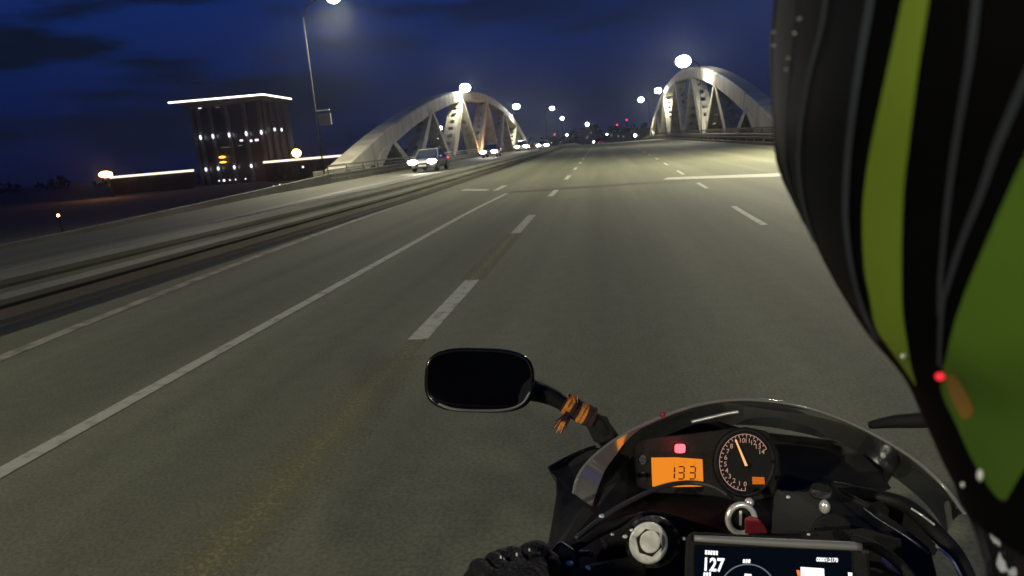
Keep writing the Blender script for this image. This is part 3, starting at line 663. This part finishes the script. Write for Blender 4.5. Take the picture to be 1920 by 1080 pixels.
# --- fairing and cockpit masses
dep = lambda x, y: 1.18 - max(0, (y-860))*.0011
slab('fairing', [(1027, 879), (1060, 862), (1098, 844), (1120, 838), (1165, 850), (1210, 870), (1240, 960), (1230, 1100), (1010, 1100), (1022, 1050), (1033, 990), (1043, 925), (1042, 905)], dep, .12, 'black_plastic', bike, bevel=.004, dish=.01)
ptube('fairing_edge', [(1028, 878, 1.155), (1060, 860, 1.17), (1098, 843, 1.18), (1118, 838, 1.18)], .003, 'gloss_black', bike)
slab('cockpit_panel', [(1120, 930), (1160, 880), (1205, 838), (1250, 815), (1300, 795), (1345, 788), (1400, 806), (1450, 812), (1510, 818), (1570, 826), (1610, 845), (1650, 882), (1672, 916), (1660, 921), (1600, 916), (1560, 912), (1600, 930), (1640, 950), (1620, 1000), (1560, 1100), (1180, 1100), (1110, 1030)], lambda x, y: 1.24 - max(0, (y-800))*.0011, .1, 'black_plastic', bike, bevel=.004, dish=-.02)
slab('fairing', [(1560, 905), (1620, 938), (1700, 992), (1745, 1030), (1762, 1100), (1540, 1100), (1540, 950)], lambda x, y: 1.05 - max(0, y-900)*.0006, .06, 'black_plastic', bike, bevel=.004)
ptube('trim_strip', [(1619, 952, .99), (1650, 975, .97), (1700, 1006, .94), (1742, 1037, .92)], .0022, 'dark_metal', bike)
ptube('fairing_edge', [(1560, 912, 1.12), (1640, 930, 1.08), (1690, 943, 1.05), (1722, 965, 1.02), (1762, 1005, .98), (1796, 1045, .95), (1822, 1100, .92)], [.010, .011, .012, .012, .011, .01], 'black_plastic', bike)
ptube('trim_strip', [(1708, 953, 1.01), (1730, 967, 1.0), (1752, 984, .98)], .0018, 'chrome', bike)
ptube('trim_strip', [(1755, 1024, .95), (1785, 1050, .93), (1806, 1090, .91)], .0022, 'alu', bike)
slab('inner_panel', [(1622, 944), (1648, 938), (1690, 950), (1730, 985), (1760, 1030), (1752, 1044), (1700, 1008), (1650, 975)], 1.06, .01, 'matt_black', bike, bevel=.002)
# --- instruments, laid out on the dash face at its own plane
DD = 1.08
cl = slab('instrument_cluster', [(1186, 838), (1200, 822), (1300, 812), (1345, 806), (1398, 800), (1440, 808), (1462, 850), (1466, 900), (1450, 932), (1400, 945), (1340, 932), (1230, 925), (1192, 915)], DD, .05, 'black_plastic', bike, bevel=.004)
def flat(name, outline, d, m, parent, th=.0015): return slab(name, outline, d, th, m, parent, bevel=0)
bz = [(q[0], q[1], DD-.003) for q in disc(1396, 867, 54, 61, 0, 48)]
b = MB(); b.tube([P(*q) for q in bz+bz[:1]], .004, 'black_plastic', 8); b.build('dial_bezel', cl, smooth=True)
dial = flat('dial', disc(1396, 867, 50, 57, DD-.004), DD-.004, 'matt_black', cl)
def quadstrip(mb, pts, w, d, m):
    for (x0, y0), (x1, y1) in zip(pts, pts[1:]):
        l = math.hypot(x1-x0, y1-y0) or 1; nx, ny = -(y1-y0)/l*w/2, (x1-x0)/l*w/2
        f = [(x0+nx, y0+ny), (x1+nx, y1+ny), (x1-nx, y1-ny), (x0-nx, y0-ny)]
        mb.add([P(x, y, d) for x, y in f]+[P(x, y, d+.0008) for x, y in f], [(0, 1, 2, 3), (7, 6, 5, 4), (0, 4, 5, 1), (1, 5, 6, 2), (2, 6, 7, 3), (3, 7, 4, 0)], m)
def txt(body, px, py, hpx, d, m, name, parent, rot=0, bold=0, sx=1.0):
    cu = bpy.data.curves.new('t', 'FONT'); cu.body = body; cu.size = 1; cu.align_x = 'CENTER'; cu.align_y = 'CENTER'; cu.offset = bold; cu.extrude = .02
    o = bpy.data.objects.new('t', cu); COL.objects.link(o); bpy.context.view_layer.update()
    me = bpy.data.meshes.new_from_object(o.evaluated_get(bpy.context.evaluated_depsgraph_get()))
    bpy.data.objects.remove(o)
    s = hpx/.7; mb = MB(); c, si = math.cos(rot), math.sin(rot); vs = []
    for v in me.vertices:
        x, y = v.co.x*s*sx, -v.co.y*s; vs.append(P(px+x*c-y*si, py+x*si+y*c, d - v.co.z*.02))
    mb.add(vs, [tuple(p.vertices) for p in me.polygons], m); return mb.build(name, parent)
marks = MB(); d1 = DD-.0052
def dang(k): return math.radians(88 + k*(262/14))      # 0 at the bottom, turning clockwise
arc = [(1396+47*math.cos(dang(k/4)), 867+53*math.sin(dang(k/4))) for k in range(0, 53)]
quadstrip(marks, arc, 1.3, d1, 'dial_mark')
for k in range(0, 27):
    a = dang(k/2); l = 6 if k % 2 == 0 else 4
    quadstrip(marks, [(1396+(47-l)*math.cos(a), 867+(53-l)*math.sin(a)), (1396+47*math.cos(a), 867+53*math.sin(a))], 1.5, d1, 'dial_mark')
marks.build('dial_scale', dial)
for k in range(0, 15):
    a = dang(k*.93); txt(str(k), 1396+36*math.cos(a), 867+41*math.sin(a), 8.5, d1, 'dial_mark', 'numeral', dial, bold=.01)
nd = MB(); f = [(1402, 873), (1397, 874), (1378, 825), (1380, 823)]
nd.add([P(x, y, DD-.008) for x, y in f]+[P(x, y, DD-.007) for x, y in f], [(0, 1, 2, 3), (7, 6, 5, 4), (0, 4, 5, 1), (1, 5, 6, 2), (2, 6, 7, 3), (3, 7, 4, 0)], 'needle'); nd.build('needle', dial)
flat('needle_hub', disc(1400, 873, 6, 6.5, DD-.0075, 20), 0, 'gloss_black', dial, .003)
flat('small_display', [(1410, 894), (1433, 895), (1434, 908), (1411, 908)], DD-.006, 'lcd_small', cl)
lcd = flat('speed_display', [(1221, 858), (1268, 857.5), (1317, 861), (1319, 912), (1270, 913), (1223, 912)], DD-.003, 'lcd_orange', cl)
flat('display_surround', [(1218, 846), (1318, 848), (1318, 859), (1268, 856), (1220, 856)], DD-.002, 'matt_black', cl)
SEG = {'a': ((0, 0), (1, 0)), 'b': ((1, 0), (1, 1)), 'c': ((1, 1), (1, 2)), 'd': ((0, 2), (1, 2)), 'e': ((0, 1), (0, 2)), 'f': ((0, 0), (0, 1)), 'g': ((0, 1), (1, 1))}
def seg7(ch, x, y, w, h, lw, d, m, name, parent):
    mb = MB(); mp_ = {'1': 'bc', '3': 'abgcd', '2': 'abged', '0': 'abcdef', '7': 'abc', '5': 'afgcd'}[ch]
    for s in mp_:
        (x0, y0), (x1, y1) = SEG[s]; sl = -.06
        def T(u, v): return (x+u*w - v*h/2*sl*-1*.6, y+v*h/2)
        a, b_ = T(x0, y0), T(x1, y1); k = .08
        quadstrip(mb, [(a[0]+(b_[0]-a[0])*k, a[1]+(b_[1]-a[1])*k), (b_[0]-(b_[0]-a[0])*k, b_[1]-(b_[1]-a[1])*k)], lw, d, m)
    mb.build(name, parent)
for ch, x in (('1', 1248), ('3', 1266), ('3', 1287)): seg7(ch, x+6, 875, 11, 23, 2.6, DD-.0045, 'lcd_digit', 'digit', lcd)
for ch, x in (('1', 1262), ('7', 1275), ('5', 1285), ('0', 1302)): seg7(ch, x-2, 864.5, 4.5, 7, 1.1, DD-.0045, 'lcd_ghost', 'small_digit', lcd)
mb = MB(); quadstrip(mb, [(1304, 899), (1312, 899)], 1.6, DD-.0045, 'lcd_ghost'); mb.build('unit_mark', lcd)
flat('warning_light', sup(1275, 841, 10, 8.5, 4, 24), DD-.006, 'indicator_red', cl, .004)
ld = bpy.data.lights.new('warning_glow', 'POINT'); ld.energy = .05; ld.color = (1, .05, .05); ld.shadow_soft_size = .005
lo = bpy.data.objects.new('warning_glow', ld); COL.objects.link(lo); lo.parent = bike; lo.location = P(1275, 841, DD-.03)-Vector(bike.location)
flat('gauge_button', disc(1205, 862, 7, 9, DD-.004, 16), 0, 'dark_metal', cl, .004)
flat('gauge_button', disc(1205, 893, 6, 8, DD-.004, 16), 0, 'dark_metal', cl, .004)
red_spot = ptube('screen_reflection', [(1240, 776, 1.06), (1246, 778, 1.06)], .005, 'key_red', bike, sm=0)  # added red bead standing in for the warning light's reflection in the screen
ptube('screen_seam', [(1296, 791, 1.17), (1330, 783, 1.17), (1360, 776, 1.17), (1384, 772, 1.17)], .003, 'alu', bike)
# --- yoke, bars, controls
ptube('cable', [(1080, 1010, .88), (1128, 972, .9), (1180, 940, .93), (1240, 913, .97), (1290, 905, 1.0), (1335, 912, 1.0), (1372, 935, 1.0)], .0036, 'cable_black', bike, sm=8)
ptube('cable', [(1060, 1040, .86), (1120, 1000, .88), (1180, 975, .9), (1230, 965, .93), (1300, 985, .95)], .006, 'matt_black', bike)
slab('fork_yoke', [(1150, 990), (1200, 965), (1290, 975), (1380, 1000), (1480, 1000), (1620, 990), (1690, 1010), (1700, 1100), (1100, 1110), (1120, 1040)], .93, .05, 'matt_black', bike, bevel=.006)
slab('fork_clamp', [(q[0], q[1]) for q in disc(1222, 1016, 52, 50, 0, 36)], .875, .06, 'dark_metal', bike, bevel=.004)
fc = slab('fork_cap', [(q[0], q[1]) for q in disc(1216, 1018, 37, 40, 0, 40)], .86, .03, 'alu', bike, bevel=.003)
slab('cap_groove', [(q[0], q[1]) for q in disc(1217, 1018, 25, 27, 0, 6, .3)], .858, .002, 'black_plastic', fc, bevel=0)
slab('cap_screw', [(q[0], q[1]) for q in disc(1219, 1016, 20, 22, 0, 30)], .854, .004, 'alu', fc, bevel=.0015)
for k in range(14):
    a = 2*math.pi*k/14; slab('knurl', [(q[0], q[1]) for q in disc(1224+47*math.cos(a), 1016+45*math.sin(a), 5, 5, 0, 8)], .872, .02, 'dark_metal', fc, bevel=.001)
slab('fork_clamp', [(q[0], q[1]) for q in disc(1560, 1000, 40, 38, 0, 36)], .95, .06, 'matt_black', bike, bevel=.004)
ig = [(1390+25*math.cos(2*math.pi*k/30), 973+27*math.sin(2*math.pi*k/30), .93) for k in range(31)]
b = MB(); b.tube([P(*q) for q in ig], .0042, 'chrome', 10, cap=False); b.build('ignition_ring', bike, smooth=True)
slab('ignition_lock', [(q[0], q[1]) for q in disc(1390, 973, 22, 24, 0, 30)], .935, .03, 'black_plastic', bike, bevel=.002)
ky = thing('key', 'ignition key with a dark red tag in the lock below the dial', 'key', P(1400, 975, .92))
slab('key_blade', [(1386, 958), (1391, 958), (1391, 985), (1386, 985)], .925, .01, 'alu', ky, bevel=.001)
slab('key_tag', [(1396, 972), (1406, 967), (1420, 970), (1436, 988), (1440, 1000), (1396, 1001)], .905, .006, 'key_red', ky, bevel=.002)
b = MB(); b.ball(P(1405, 942, .95), .0065, 'chrome', 14, 10); b.build('bolt', bike, smooth=True)
b = MB(); b.ball(P(1546, 950, .95), .0075, 'chrome', 14, 10, (1, 1, 1.4)); b.build('bolt', bike, smooth=True)
slab('reservoir', sup(1540, 922, 22, 15, 3, 24, .2), 1.0, .04, 'dark_metal', bike, bevel=.004)
slab('reservoir_cap', sup(1540, 914, 19, 7, 3, 24, .2), .995, .01, 'matt_black', bike, bevel=.002)
for x, y, r, d in ((1172, 1006, .004, .85), (1148, 1002, .003, .86), (1068, 1057, .006, .84), (1102, 1066, .005, .84), (1184, 994, .003, .86), (1478, 932, .004, 1.0), (1516, 1002, .003, .92), (1128, 968, .005, .9), (1282, 1010, .004, .88)):
    b = MB(); b.ball(P(x, y, d), r*.7, 'alu', 10, 8, (1.2, 1, .8)); b.build('bolt', bike, smooth=True)
ptube('brake_hose', [(1600, 1010, .9), (1650, 1030, .87), (1690, 1062, .85), (1720, 1100, .84)], .007, 'matt_black', bike)
ptube('lever', [(1655, 1050, .88), (1680, 1070, .86), (1705, 1085, .85), (1740, 1110, .84)], .004, 'alu', bike)
ptube('brake_hose', [(1130, 1020, .86), (1170, 1000, .87), (1200, 975, .9)], .008, 'matt_black', bike)
ptube('handlebar', [(1200, 1060, .88), (1120, 1075, .85), (1010, 1100, .82), (900, 1135, .79), (860, 1150, .78)], .013, 'matt_black', bike)
ptube('handle_grip', [(1030, 1095, .825), (900, 1135, .79), (850, 1152, .775)], .018, 'rubber', bike)
ptube('lever', [(1110, 1040, .87), (1040, 1040, .89), (980, 1062, .88), (900, 1100, .85)], .005, 'dark_metal', bike)
slab('switch_housing', [(1018, 1048), (1050, 1012), (1078, 1030), (1090, 1060), (1060, 1110), (1020, 1100)], .85, .04, 'dark_metal', bike, bevel=.005)
ptube('handlebar', [(1560, 1060, .9), (1660, 1090, .86), (1800, 1120, .82), (1960, 1150, .78)], .013, 'matt_black', bike)
ptube('handle_grip', [(1830, 1125, .81), (2010, 1160, .77)], .018, 'rubber', bike)
# lower parts of the machine, mostly below the frame
b = MB(); b.loft([[K(.335+.17*w*math.cos(a), .44+.12*w*math.sin(a)+.1*(1-f), .62-.5*f) for a in [2*math.pi*k/20 for k in range(20)]] for f, w in ((0, .5), (.1, .8), (.35, 1), (.7, .85), (1, .5))], 'gloss_black'); b.build('fuel_tank', bike, smooth=True)
b = MB(); wc = Vector((.36, 1.55, .31)); ring = [wc+Vector((0, .25*math.cos(a), .25*math.sin(a))) for a in [2*math.pi*k/36 for k in range(37)]]; b.tube(ring, .06, 'rubber', 12, cap=False); wh = b.build('front_wheel', bike, smooth=True)
b = MB(); b.tube([wc-Vector((.05, 0, 0)), wc+Vector((.05, 0, 0))], .05, 'dark_metal', 14)
for k in range(6):
    a = math.pi*k/3; b.tube([wc, wc+Vector((0, .2*math.cos(a), .2*math.sin(a)))], .012, 'dark_metal', 6)
b.build('wheel_spokes', wh)
for s in (-1, 1):
    b = MB(); b.tube([wc+Vector((.11*s, 0, 0)), wc+Vector((.11*s, -.38, .5))], .028, 'dark_metal', 12); b.build('fork_leg', bike, smooth=True)
# ------------------------------------------------------------------ phone
ph = thing('smartphone', 'navigation phone in a black case showing 127, mounted on the handlebar', 'phone', P(1450, 1040, .8))
bd = slab('phone_case', [(1288, 1001), (1300, 996), (1600, 1014), (1622, 1026), (1632, 1040), (1640, 1200), (1276, 1200), (1284, 1010)], .8, .02, 'black_plastic', ph, bevel=.004)
ptube('rim_highlight', [(1302, 1009, .795), (1450, 1017, .795), (1600, 1024, .795), (1608, 1028, .795)], [.0035, .005, .005, .003], 'case_grey', ph, sm=3)  # top rim of the case, its highlight put into the paler grey
sc = flat('screen', [(1304, 1022), (1596, 1034), (1602, 1190), (1300, 1190)], .797, 'screen_back', ph)
D2 = .7955
txt('127', 1337, 1060, 24, D2, 'screen_white', 'speed_digits', sc, rot=.05, bold=.03, sx=.8)
mb = MB()
for k in range(5): quadstrip(mb, [(1322+k*5, 1035.5+k*.3), (1325.8+k*5, 1035.8+k*.3)], 8, D2, 'screen_white')
mb.build('caption', sc)
mb = MB()
for k in range(3): quadstrip(mb, [(1319+k*5, 1077), (1322.8+k*5, 1077.3)], 8, D2, 'screen_white')
mb.build('caption', sc)
mb = MB()
for k in range(3): quadstrip(mb, [(1393+k*5, 1052), (1396.8+k*5, 1052.4)], 7, D2, 'screen_white')
mb.build('caption', sc)
mb = MB(); quadstrip(mb, [(1396, 1078), (1409, 1079)], 5, D2, 'screen_white'); mb.build('caption', sc)
mb = MB(); quadstrip(mb, [(1402+52*math.cos(a), 1108+50*math.sin(a)) for a in [math.radians(180+k*7.5) for k in range(25)]], 2.2, D2, 'screen_grey'); mb.build('map_ring', sc)
txt('00001:2170', 1551, 1050, 7.5, D2, 'screen_white', 'clock_digits', sc, rot=.04, bold=.035, sx=.8)
flat('info_box', [(1501, 1063), (1545, 1066), (1548, 1120), (1502, 1120)], D2, 'screen_white', sc, .0008)
flat('info_dot', [(1493, 1069), (1499, 1069), (1501, 1079), (1496, 1080)], D2, 'screen_orange', sc, .0008)
flat('info_dot', [(1590, 1073), (1598, 1074), (1598, 1085), (1591, 1085)], D2, 'screen_white', sc, .0008)
flat('phone_button', [(1614, 1030), (1628, 1032), (1630, 1038), (1616, 1037)], .795, 'dark_metal', ph, .004)
# ------------------------------------------------------------------ rider
HC = (.25, .20); HD = math.hypot(*HC); HA = math.atan2(HC[0], HC[1])
sil = [(-60, 1462), (0, 1452), (100, 1443), (200, 1447), (300, 1455), (380, 1488), (440, 1520), (520, 1560), (620, 1622), (700, 1690), (770, 1726), (850, 1762), (900, 1788), (945, 1812)]
rt = []
for py, px in sil:
    a = math.atan((px-960)/F); r_ = HD*math.sin(HA-a); Lh = math.sqrt(HD*HD-r_*r_); rt.append(((py-540)/F*Lh*math.cos(a), r_))
rt = [(-.185, .02), (-.178, .06), (-.16, .105), (rt[0][0]-.008, rt[0][1]-.012)] + rt
YB = rt[-1][0]
rt = rt + [(YB+.006, rt[-1][1]-.02), (YB+.012, .03)]
rt = smooth_curve(rt, 6)
def HR(y): return lerp(rt, y)
pivot = K(.33, .55, -.35)
person = thing('person', 'rider in black gloves and a black jacket with pale specks, wearing the green striped helmet', 'person', (pivot.x, pivot.y, 0))
hb = MB(); rings = []
yy = [rt[0][0] + (rt[-1][0]-rt[0][0])*k/150 for k in range(151)]
for y in yy: rings.append([K(HC[0]+HR(y)*math.cos(a), y, HC[1]+HR(y)*math.sin(a)) for a in [2*math.pi*k/220 for k in range(220)]])
hb.loft(rings, 'helmet_black')
def hit(px, py, off):
    dx, dy = (px-960)/F, (py-540)/F; z = .03; st = .002; prev = z
    best = None; bd_ = 9
    while z < .34:
        y = dy*z; rad = math.hypot(dx*z-HC[0], z-HC[1]) - HR(y) - off
        if rad < bd_: bd_ = rad; best = z
        if rad <= 0:
            lo_, hi_ = prev, z
            for _ in range(18):
                m_ = (lo_+hi_)/2; yy_ = dy*m_
                if math.hypot(dx*m_-HC[0], m_-HC[1]) - HR(yy_) - off <= 0: hi_ = m_
                else: lo_ = m_
            return P(px, py, hi_)
        prev = z; z += st
    return None
def patch(left, right, y0, y1, m, off=.0008, ncol=8, step=6):
    rows = []; n = int((y1-y0)/step)
    for i in range(n+1):
        py = y0+(y1-y0)*i/n; xl, xr = lerp(left, py), lerp(right, py)
        if xr-xl < .2: xr = xl+.2
        row = [hit(xl+(xr-xl)*k/ncol, py, off) for k in range(ncol+1)]
        rows.append(row)
    for r0, r1 in zip(rows, rows[1:]):
        for k in range(ncol):
            q = (r0[k], r0[k+1], r1[k+1], r1[k])
            if all(v is not None for v in q): hb.add(q, [(0, 1, 2, 3)], m)
def band(c, w0, m, y0, y1, off=.0009, w1=None):
    wt = (lambda y: w0) if w1 is None else (lambda y: w0+(w1-w0)*(y-y0)/(y1-y0))
    cs = smooth_curve([(b_, a) for a, b_ in c], 6)   # (y, x)
    tab = [(y, x) for y, x in cs]
    patch([(y, x-wt(y)/2) for y, x in tab], [(y, x+wt(y)/2) for y, x in tab], y0, y1, m, off)
SM = lambda t: [(y, x) for y, x in smooth_curve(t, 6)]
# smoky zone between the edge and the second grey line
patch(SM([(-80, 1492), (0, 1490), (100, 1478), (250, 1470), (400, 1500), (480, 1545), (560, 1590), (680, 1680)]), SM([(-80, 1646), (0, 1632), (100, 1615), (200, 1600), (300, 1589), (400, 1585), (475, 1592), (540, 1607), (680, 1690)]), -80, 640, 'helmet_smoke', .0004, 14)
patch(SM([(-80, 1462), (0, 1458), (100, 1449), (250, 1455), (330, 1472), (420, 1515)]), SM([(-80, 1490), (0, 1488), (100, 1478), (250, 1469), (330, 1480), (420, 1519)]), -80, 400, 'helmet_olive', .0004, 6)
band([(1495, -80), (1484, 60), (1474, 160), (1470, 260), (1480, 350), (1512, 430)], 3, 'helmet_grey', -80, 420)
band([(1556, -80), (1542, 40), (1520, 125), (1505, 200), (1497, 280), (1500, 350), (1515, 420), (1530, 460)], 7, 'helmet_grey', -80, 455)
band([(1645, -80), (1632, 0), (1615, 100), (1600, 200), (1589, 300), (1585, 400), (1592, 475), (1605, 540), (1625, 600), (1655, 660)], 16, 'helmet_grey', -80, 640, w1=8)
patch(SM([(-80, 1706), (0, 1692), (125, 1665), (240, 1640), (320, 1625), (400, 1617), (500, 1620), (555, 1630), (615, 1642), (650, 1665), (685, 1690), (715, 1711), (725, 1718)]),
      SM([(-80, 1755), (0, 1742), (75, 1730), (165, 1717), (265, 1705), (350, 1695), (450, 1691), (540, 1691), (590, 1693), (640, 1700), (685, 1708), (715, 1716), (725, 1719)]), -80, 722, 'helmet_lime')
band([(1842, -80), (1831, 0), (1820, 100), (1805, 190), (1790, 280), (1777, 375), (1767, 475), (1762, 540), (1761, 600)], 17, 'helmet_grey', -80, 590, w1=8)
band([(1990, -20), (1955, 80), (1920, 155), (1890, 225), (1865, 285), (1840, 360), (1810, 435), (1792, 485), (1778, 530), (1767, 570), (1762, 640), (1761, 690)], 25, 'helmet_grey', 0, 688, w1=6)
patch(SM([(220, 1962), (295, 1920), (360, 1890), (440, 1855), (530, 1817), (605, 1790), (665, 1775), (695, 1767), (735, 1765), (790, 1790), (860, 1822), (915, 1855), (940, 1878)]),
      SM([(220, 1990), (295, 2040), (360, 2060), (600, 2060), (780, 2000), (860, 1935), (900, 1908), (940, 1886)]), 220, 560, 'helmet_green', ncol=14)
patch(SM([(440, 1855), (530, 1817), (605, 1790), (665, 1775), (695, 1767), (735, 1765), (790, 1790), (860, 1822), (915, 1855), (940, 1878)]),
      SM([(440, 2060), (600, 2060), (780, 2000), (860, 1935), (900, 1908), (940, 1886)]), 560, 938, 'helmet_green', ncol=10)
patch(SM([(704, 1770), (745, 1782), (785, 1803)]), SM([(704, 1790), (720, 1803), (765, 1825), (785, 1818)]), 704, 785, 'helmet_reflection', .0012, 4, 5)  # orange display's reflection on the shell, painted as a coloured patch
hel = hb.build('helmet', person, smooth=True); hel['label'] = 'black helmet with lime green and grey stripes'
def hpart(name, px, py, r, m, sc=(1, 1, 1)):
    p = hit(px, py, .002) or P(px, py, .26)
    b = MB(); b.ball(p, r, m, 12, 8, sc); return b.build(name, hel, smooth=True)
hpart('red_dot', 1762, 706, .0012, 'helmet_red')  # small glowing red dot on the shell
hpart('strap_ring', 1838, 891, .0012, 'plate_white', (.7, 1, 1.6))
hpart('strap_ring', 1805, 909, .0007, 'plate_white', (.8, 1, 1.4))
hpart('visor_screw', 1694, 668, .0009, 'chrome')
for x, y in ((1441, 85), (1443, 60), (1500, 35), (1491, 62), (1480, 108), (1476, 130)):
    b = MB(); b.ball(hit(max(x, 1452), y, .0005) or P(x, y, .26), .0005, 'chrome', 8, 6, (1.6, 1, .8)); b.build('visor_bead', hel, smooth=True)
# body: one skinned surface
def skin(name, pts, edges, rad, m, parent, root=0, sub=2):
    me = bpy.data.meshes.new(name); o = bpy.data.objects.new(name, me); org = parent_loc(parent)
    me.from_pydata([tuple(Vector(p)-org) for p in pts], edges, []); me.materials.append(MATS[m]); COL.objects.link(o); o.parent = parent
    o.modifiers.new('skin', 'SKIN').use_smooth_shade = True; s = o.modifiers.new('sub', 'SUBSURF'); s.levels = sub; s.render_levels = sub
    if not me.skin_vertices: pass
    sv = me.skin_vertices[0].data if me.skin_vertices else None
    if sv:
        for i, r in enumerate(rad): sv[i].radius = (r, r) if not isinstance(r, tuple) else r; sv[i].use_root = (i == root)
    return o
def skin_bm(name, pts, edges, rad, m, parent, root=0, sub=2):
    me = bpy.data.meshes.new(name); bm = bmesh.new(); ly = bm.verts.layers.skin.verify(); org = parent_loc(parent); vs = []
    for i, p in enumerate(pts):
        v = bm.verts.new(Vector(p)-org); v[ly].radius = rad[i] if isinstance(rad[i], tuple) else (rad[i], rad[i]); v[ly].use_root = (i == root); vs.append(v)
    for a_, b_ in edges: bm.edges.new((vs[a_], vs[b_]))
    bm.to_mesh(me); bm.free(); o = bpy.data.objects.new(name, me); me.materials.append(MATS[m]); COL.objects.link(o); o.parent = parent
    md = o.modifiers.new('skin', 'SKIN'); md.use_smooth_shade = True
    s = o.modifiers.new('sub', 'SUBSURF'); s.levels = sub; s.render_levels = sub
    return o
KP = [K(.33, .80, -.55), K(.32, .62, -.38), K(.30, .47, -.16), K(.28, .36, -.0), K(.265, .22, .12), K(.25, .1, .19),
      K(.15, .40, .0), K(.06, .44, .05), K(-.05, .60, .32), K(-.035, .52, .58), K(-.02, .455, .72),
      K(.42, .36, .02), K(.50, .38, .08), K(.72, .5, .35), K(.72, .44, .60), K(.70, .40, .74),
      K(.20, .86, -.45), K(.14, .84, -.02), K(.16, 1.18, -.22), K(.46, .82, -.45), K(.54, .78, -.02), K(.52, 1.12, -.22)]
KE = [(0, 1), (1, 2), (2, 3), (3, 4), (4, 5), (3, 6), (6, 7), (7, 8), (8, 9), (9, 10), (3, 11), (11, 12), (12, 13), (13, 14), (14, 15), (0, 16), (16, 17), (17, 18), (0, 19), (19, 20), (20, 21)]
KR = [.15, .15, .16, .13, .06, .07, .085, .065, .052, .042, .032, .085, .065, .052, .042, .032, .1, .08, .055, .1, .08, .055]
skin_bm('body', KP, KE, KR, 'leather', person)
# gloves: palm and five fingers each, closed on the grips
def glove(gp, ax, up, fw, label, s):
    """gp grip centre, ax along the grip outwards, up, fw ahead"""
    pts = []; ed = []; rd = []
    def add(p, r, link=None):
        pts.append(p); rd.append(r)
        if link is not None: ed.append((link, len(pts)-1))
        return len(pts)-1
    w = add(gp - fw*.085 - up*.015, (.03, .024)); c = add(gp - fw*.045 + up*.012, (.036, .022), w)
    for k, (off, ln) in enumerate(((-.033, .9), (-.011, 1.0), (.012, .96), (.034, .8))):
        base_ = gp + ax*off - fw*.012 + up*.030
        a_ = add(base_, .0125, c); b_ = add(base_ + (fw*.034 + up*.006)*ln, .0115, a_)
        d_ = add(base_ + (fw*.052 - up*.018)*ln, .0105, b_); add(base_ + (fw*.040 - up*.044)*ln, .009, d_)
    t0 = add(gp - ax*.045 - fw*.03 + up*.0, .013, c); t1 = add(gp - ax*.055 + fw*.0 - up*.02, .0115, t0); add(gp - ax*.045 + fw*.028 - up*.03, .0095, t1)
    o = skin_bm('glove', pts, ed, rd, 'leather', person); return o
gl = P(955, 1108, .80); gax = (P(850, 1152, .775)-P(1030, 1095, .825)).normalized(); up_ = (CAMR @ Vector((0, 1, 0))).normalized(); fw_ = gax.cross(up_).normalized()
if (CAMR @ Vector((0, 0, -1))).dot(fw_) < 0: fw_ = -fw_
glove(gl, gax, up_, fw_, '', 1)
for k, (x, y) in enumerate(((902, 1061), (939, 1045), (945, 1050), (969, 1040), (993, 1031), (924, 1069), (946, 1067))):
    b = MB(); b.ball(P(x, y, .795), .0016, 'plate_white', 8, 6, (.7, 1, 1.4)); b.build('glove_stud', person, smooth=True)
grx = P(1930, 1142, .79); glove(grx, -gax, up_, fw_, '', -1)
# knuckle armour on the left glove
for (x, y, r) in ((1006, 1030, .017), (986, 1040, .013), (966, 1038, .014), (944, 1044, .016), (928, 1058, .012), (912, 1064, .014), (893, 1078, .015), (955, 1052, .017), (1018, 1050, .02)):
    b = MB(); b.ball(P(x, y+6, .815), r, 'leather', 12, 8, (1.1, 1, .8)); b.build('knuckle_pad', person, smooth=True)
# jacket collar and shoulder below the helmet
jk = slab('jacket', [(1790, 905), (1812, 960), (1830, 1010), (1846, 1060), (1856, 1200), (2150, 1200), (2100, 780), (1925, 860), (1900, 915), (1870, 925), (1830, 900)], lambda x, y: .3 - (x-1836)*.0003, .012, 'jacket_print', person, bevel=.003, dish=.0)
slab('reflective_patch', [(1882, 945), (1892, 938), (1908, 950), (1922, 972), (1926, 992), (1906, 994), (1890, 975)], .27, .003, 'plate_white', person, bevel=.001)
ptube('jacket_zip', [(1853, 945, .31), (1842, 970, .31), (1832, 990, .31)], .0012, 'dark_metal', person)
# thin night haze over the whole place
hz = MB(); hz.box(-3100, 3100, -500, 4600, -9, 60, 'rubber'); ho = hz.build('haze'); ho['kind'] = 'stuff'; ho['label'] = 'thin night haze'
m = bpy.data.materials.new('haze'); m.use_nodes = True; t = m.node_tree; t.nodes.clear()
o = t.nodes.new('ShaderNodeOutputMaterial'); v = t.nodes.new('ShaderNodeVolumePrincipled'); v.inputs['Density'].default_value = .0004; v.inputs['Anisotropy'].default_value = .86; v.inputs['Color'].default_value = (.75, .85, 1, 1)
t.links.new(v.outputs[0], o.inputs['Volume']); ho.data.materials.clear(); ho.data.materials.append(m)
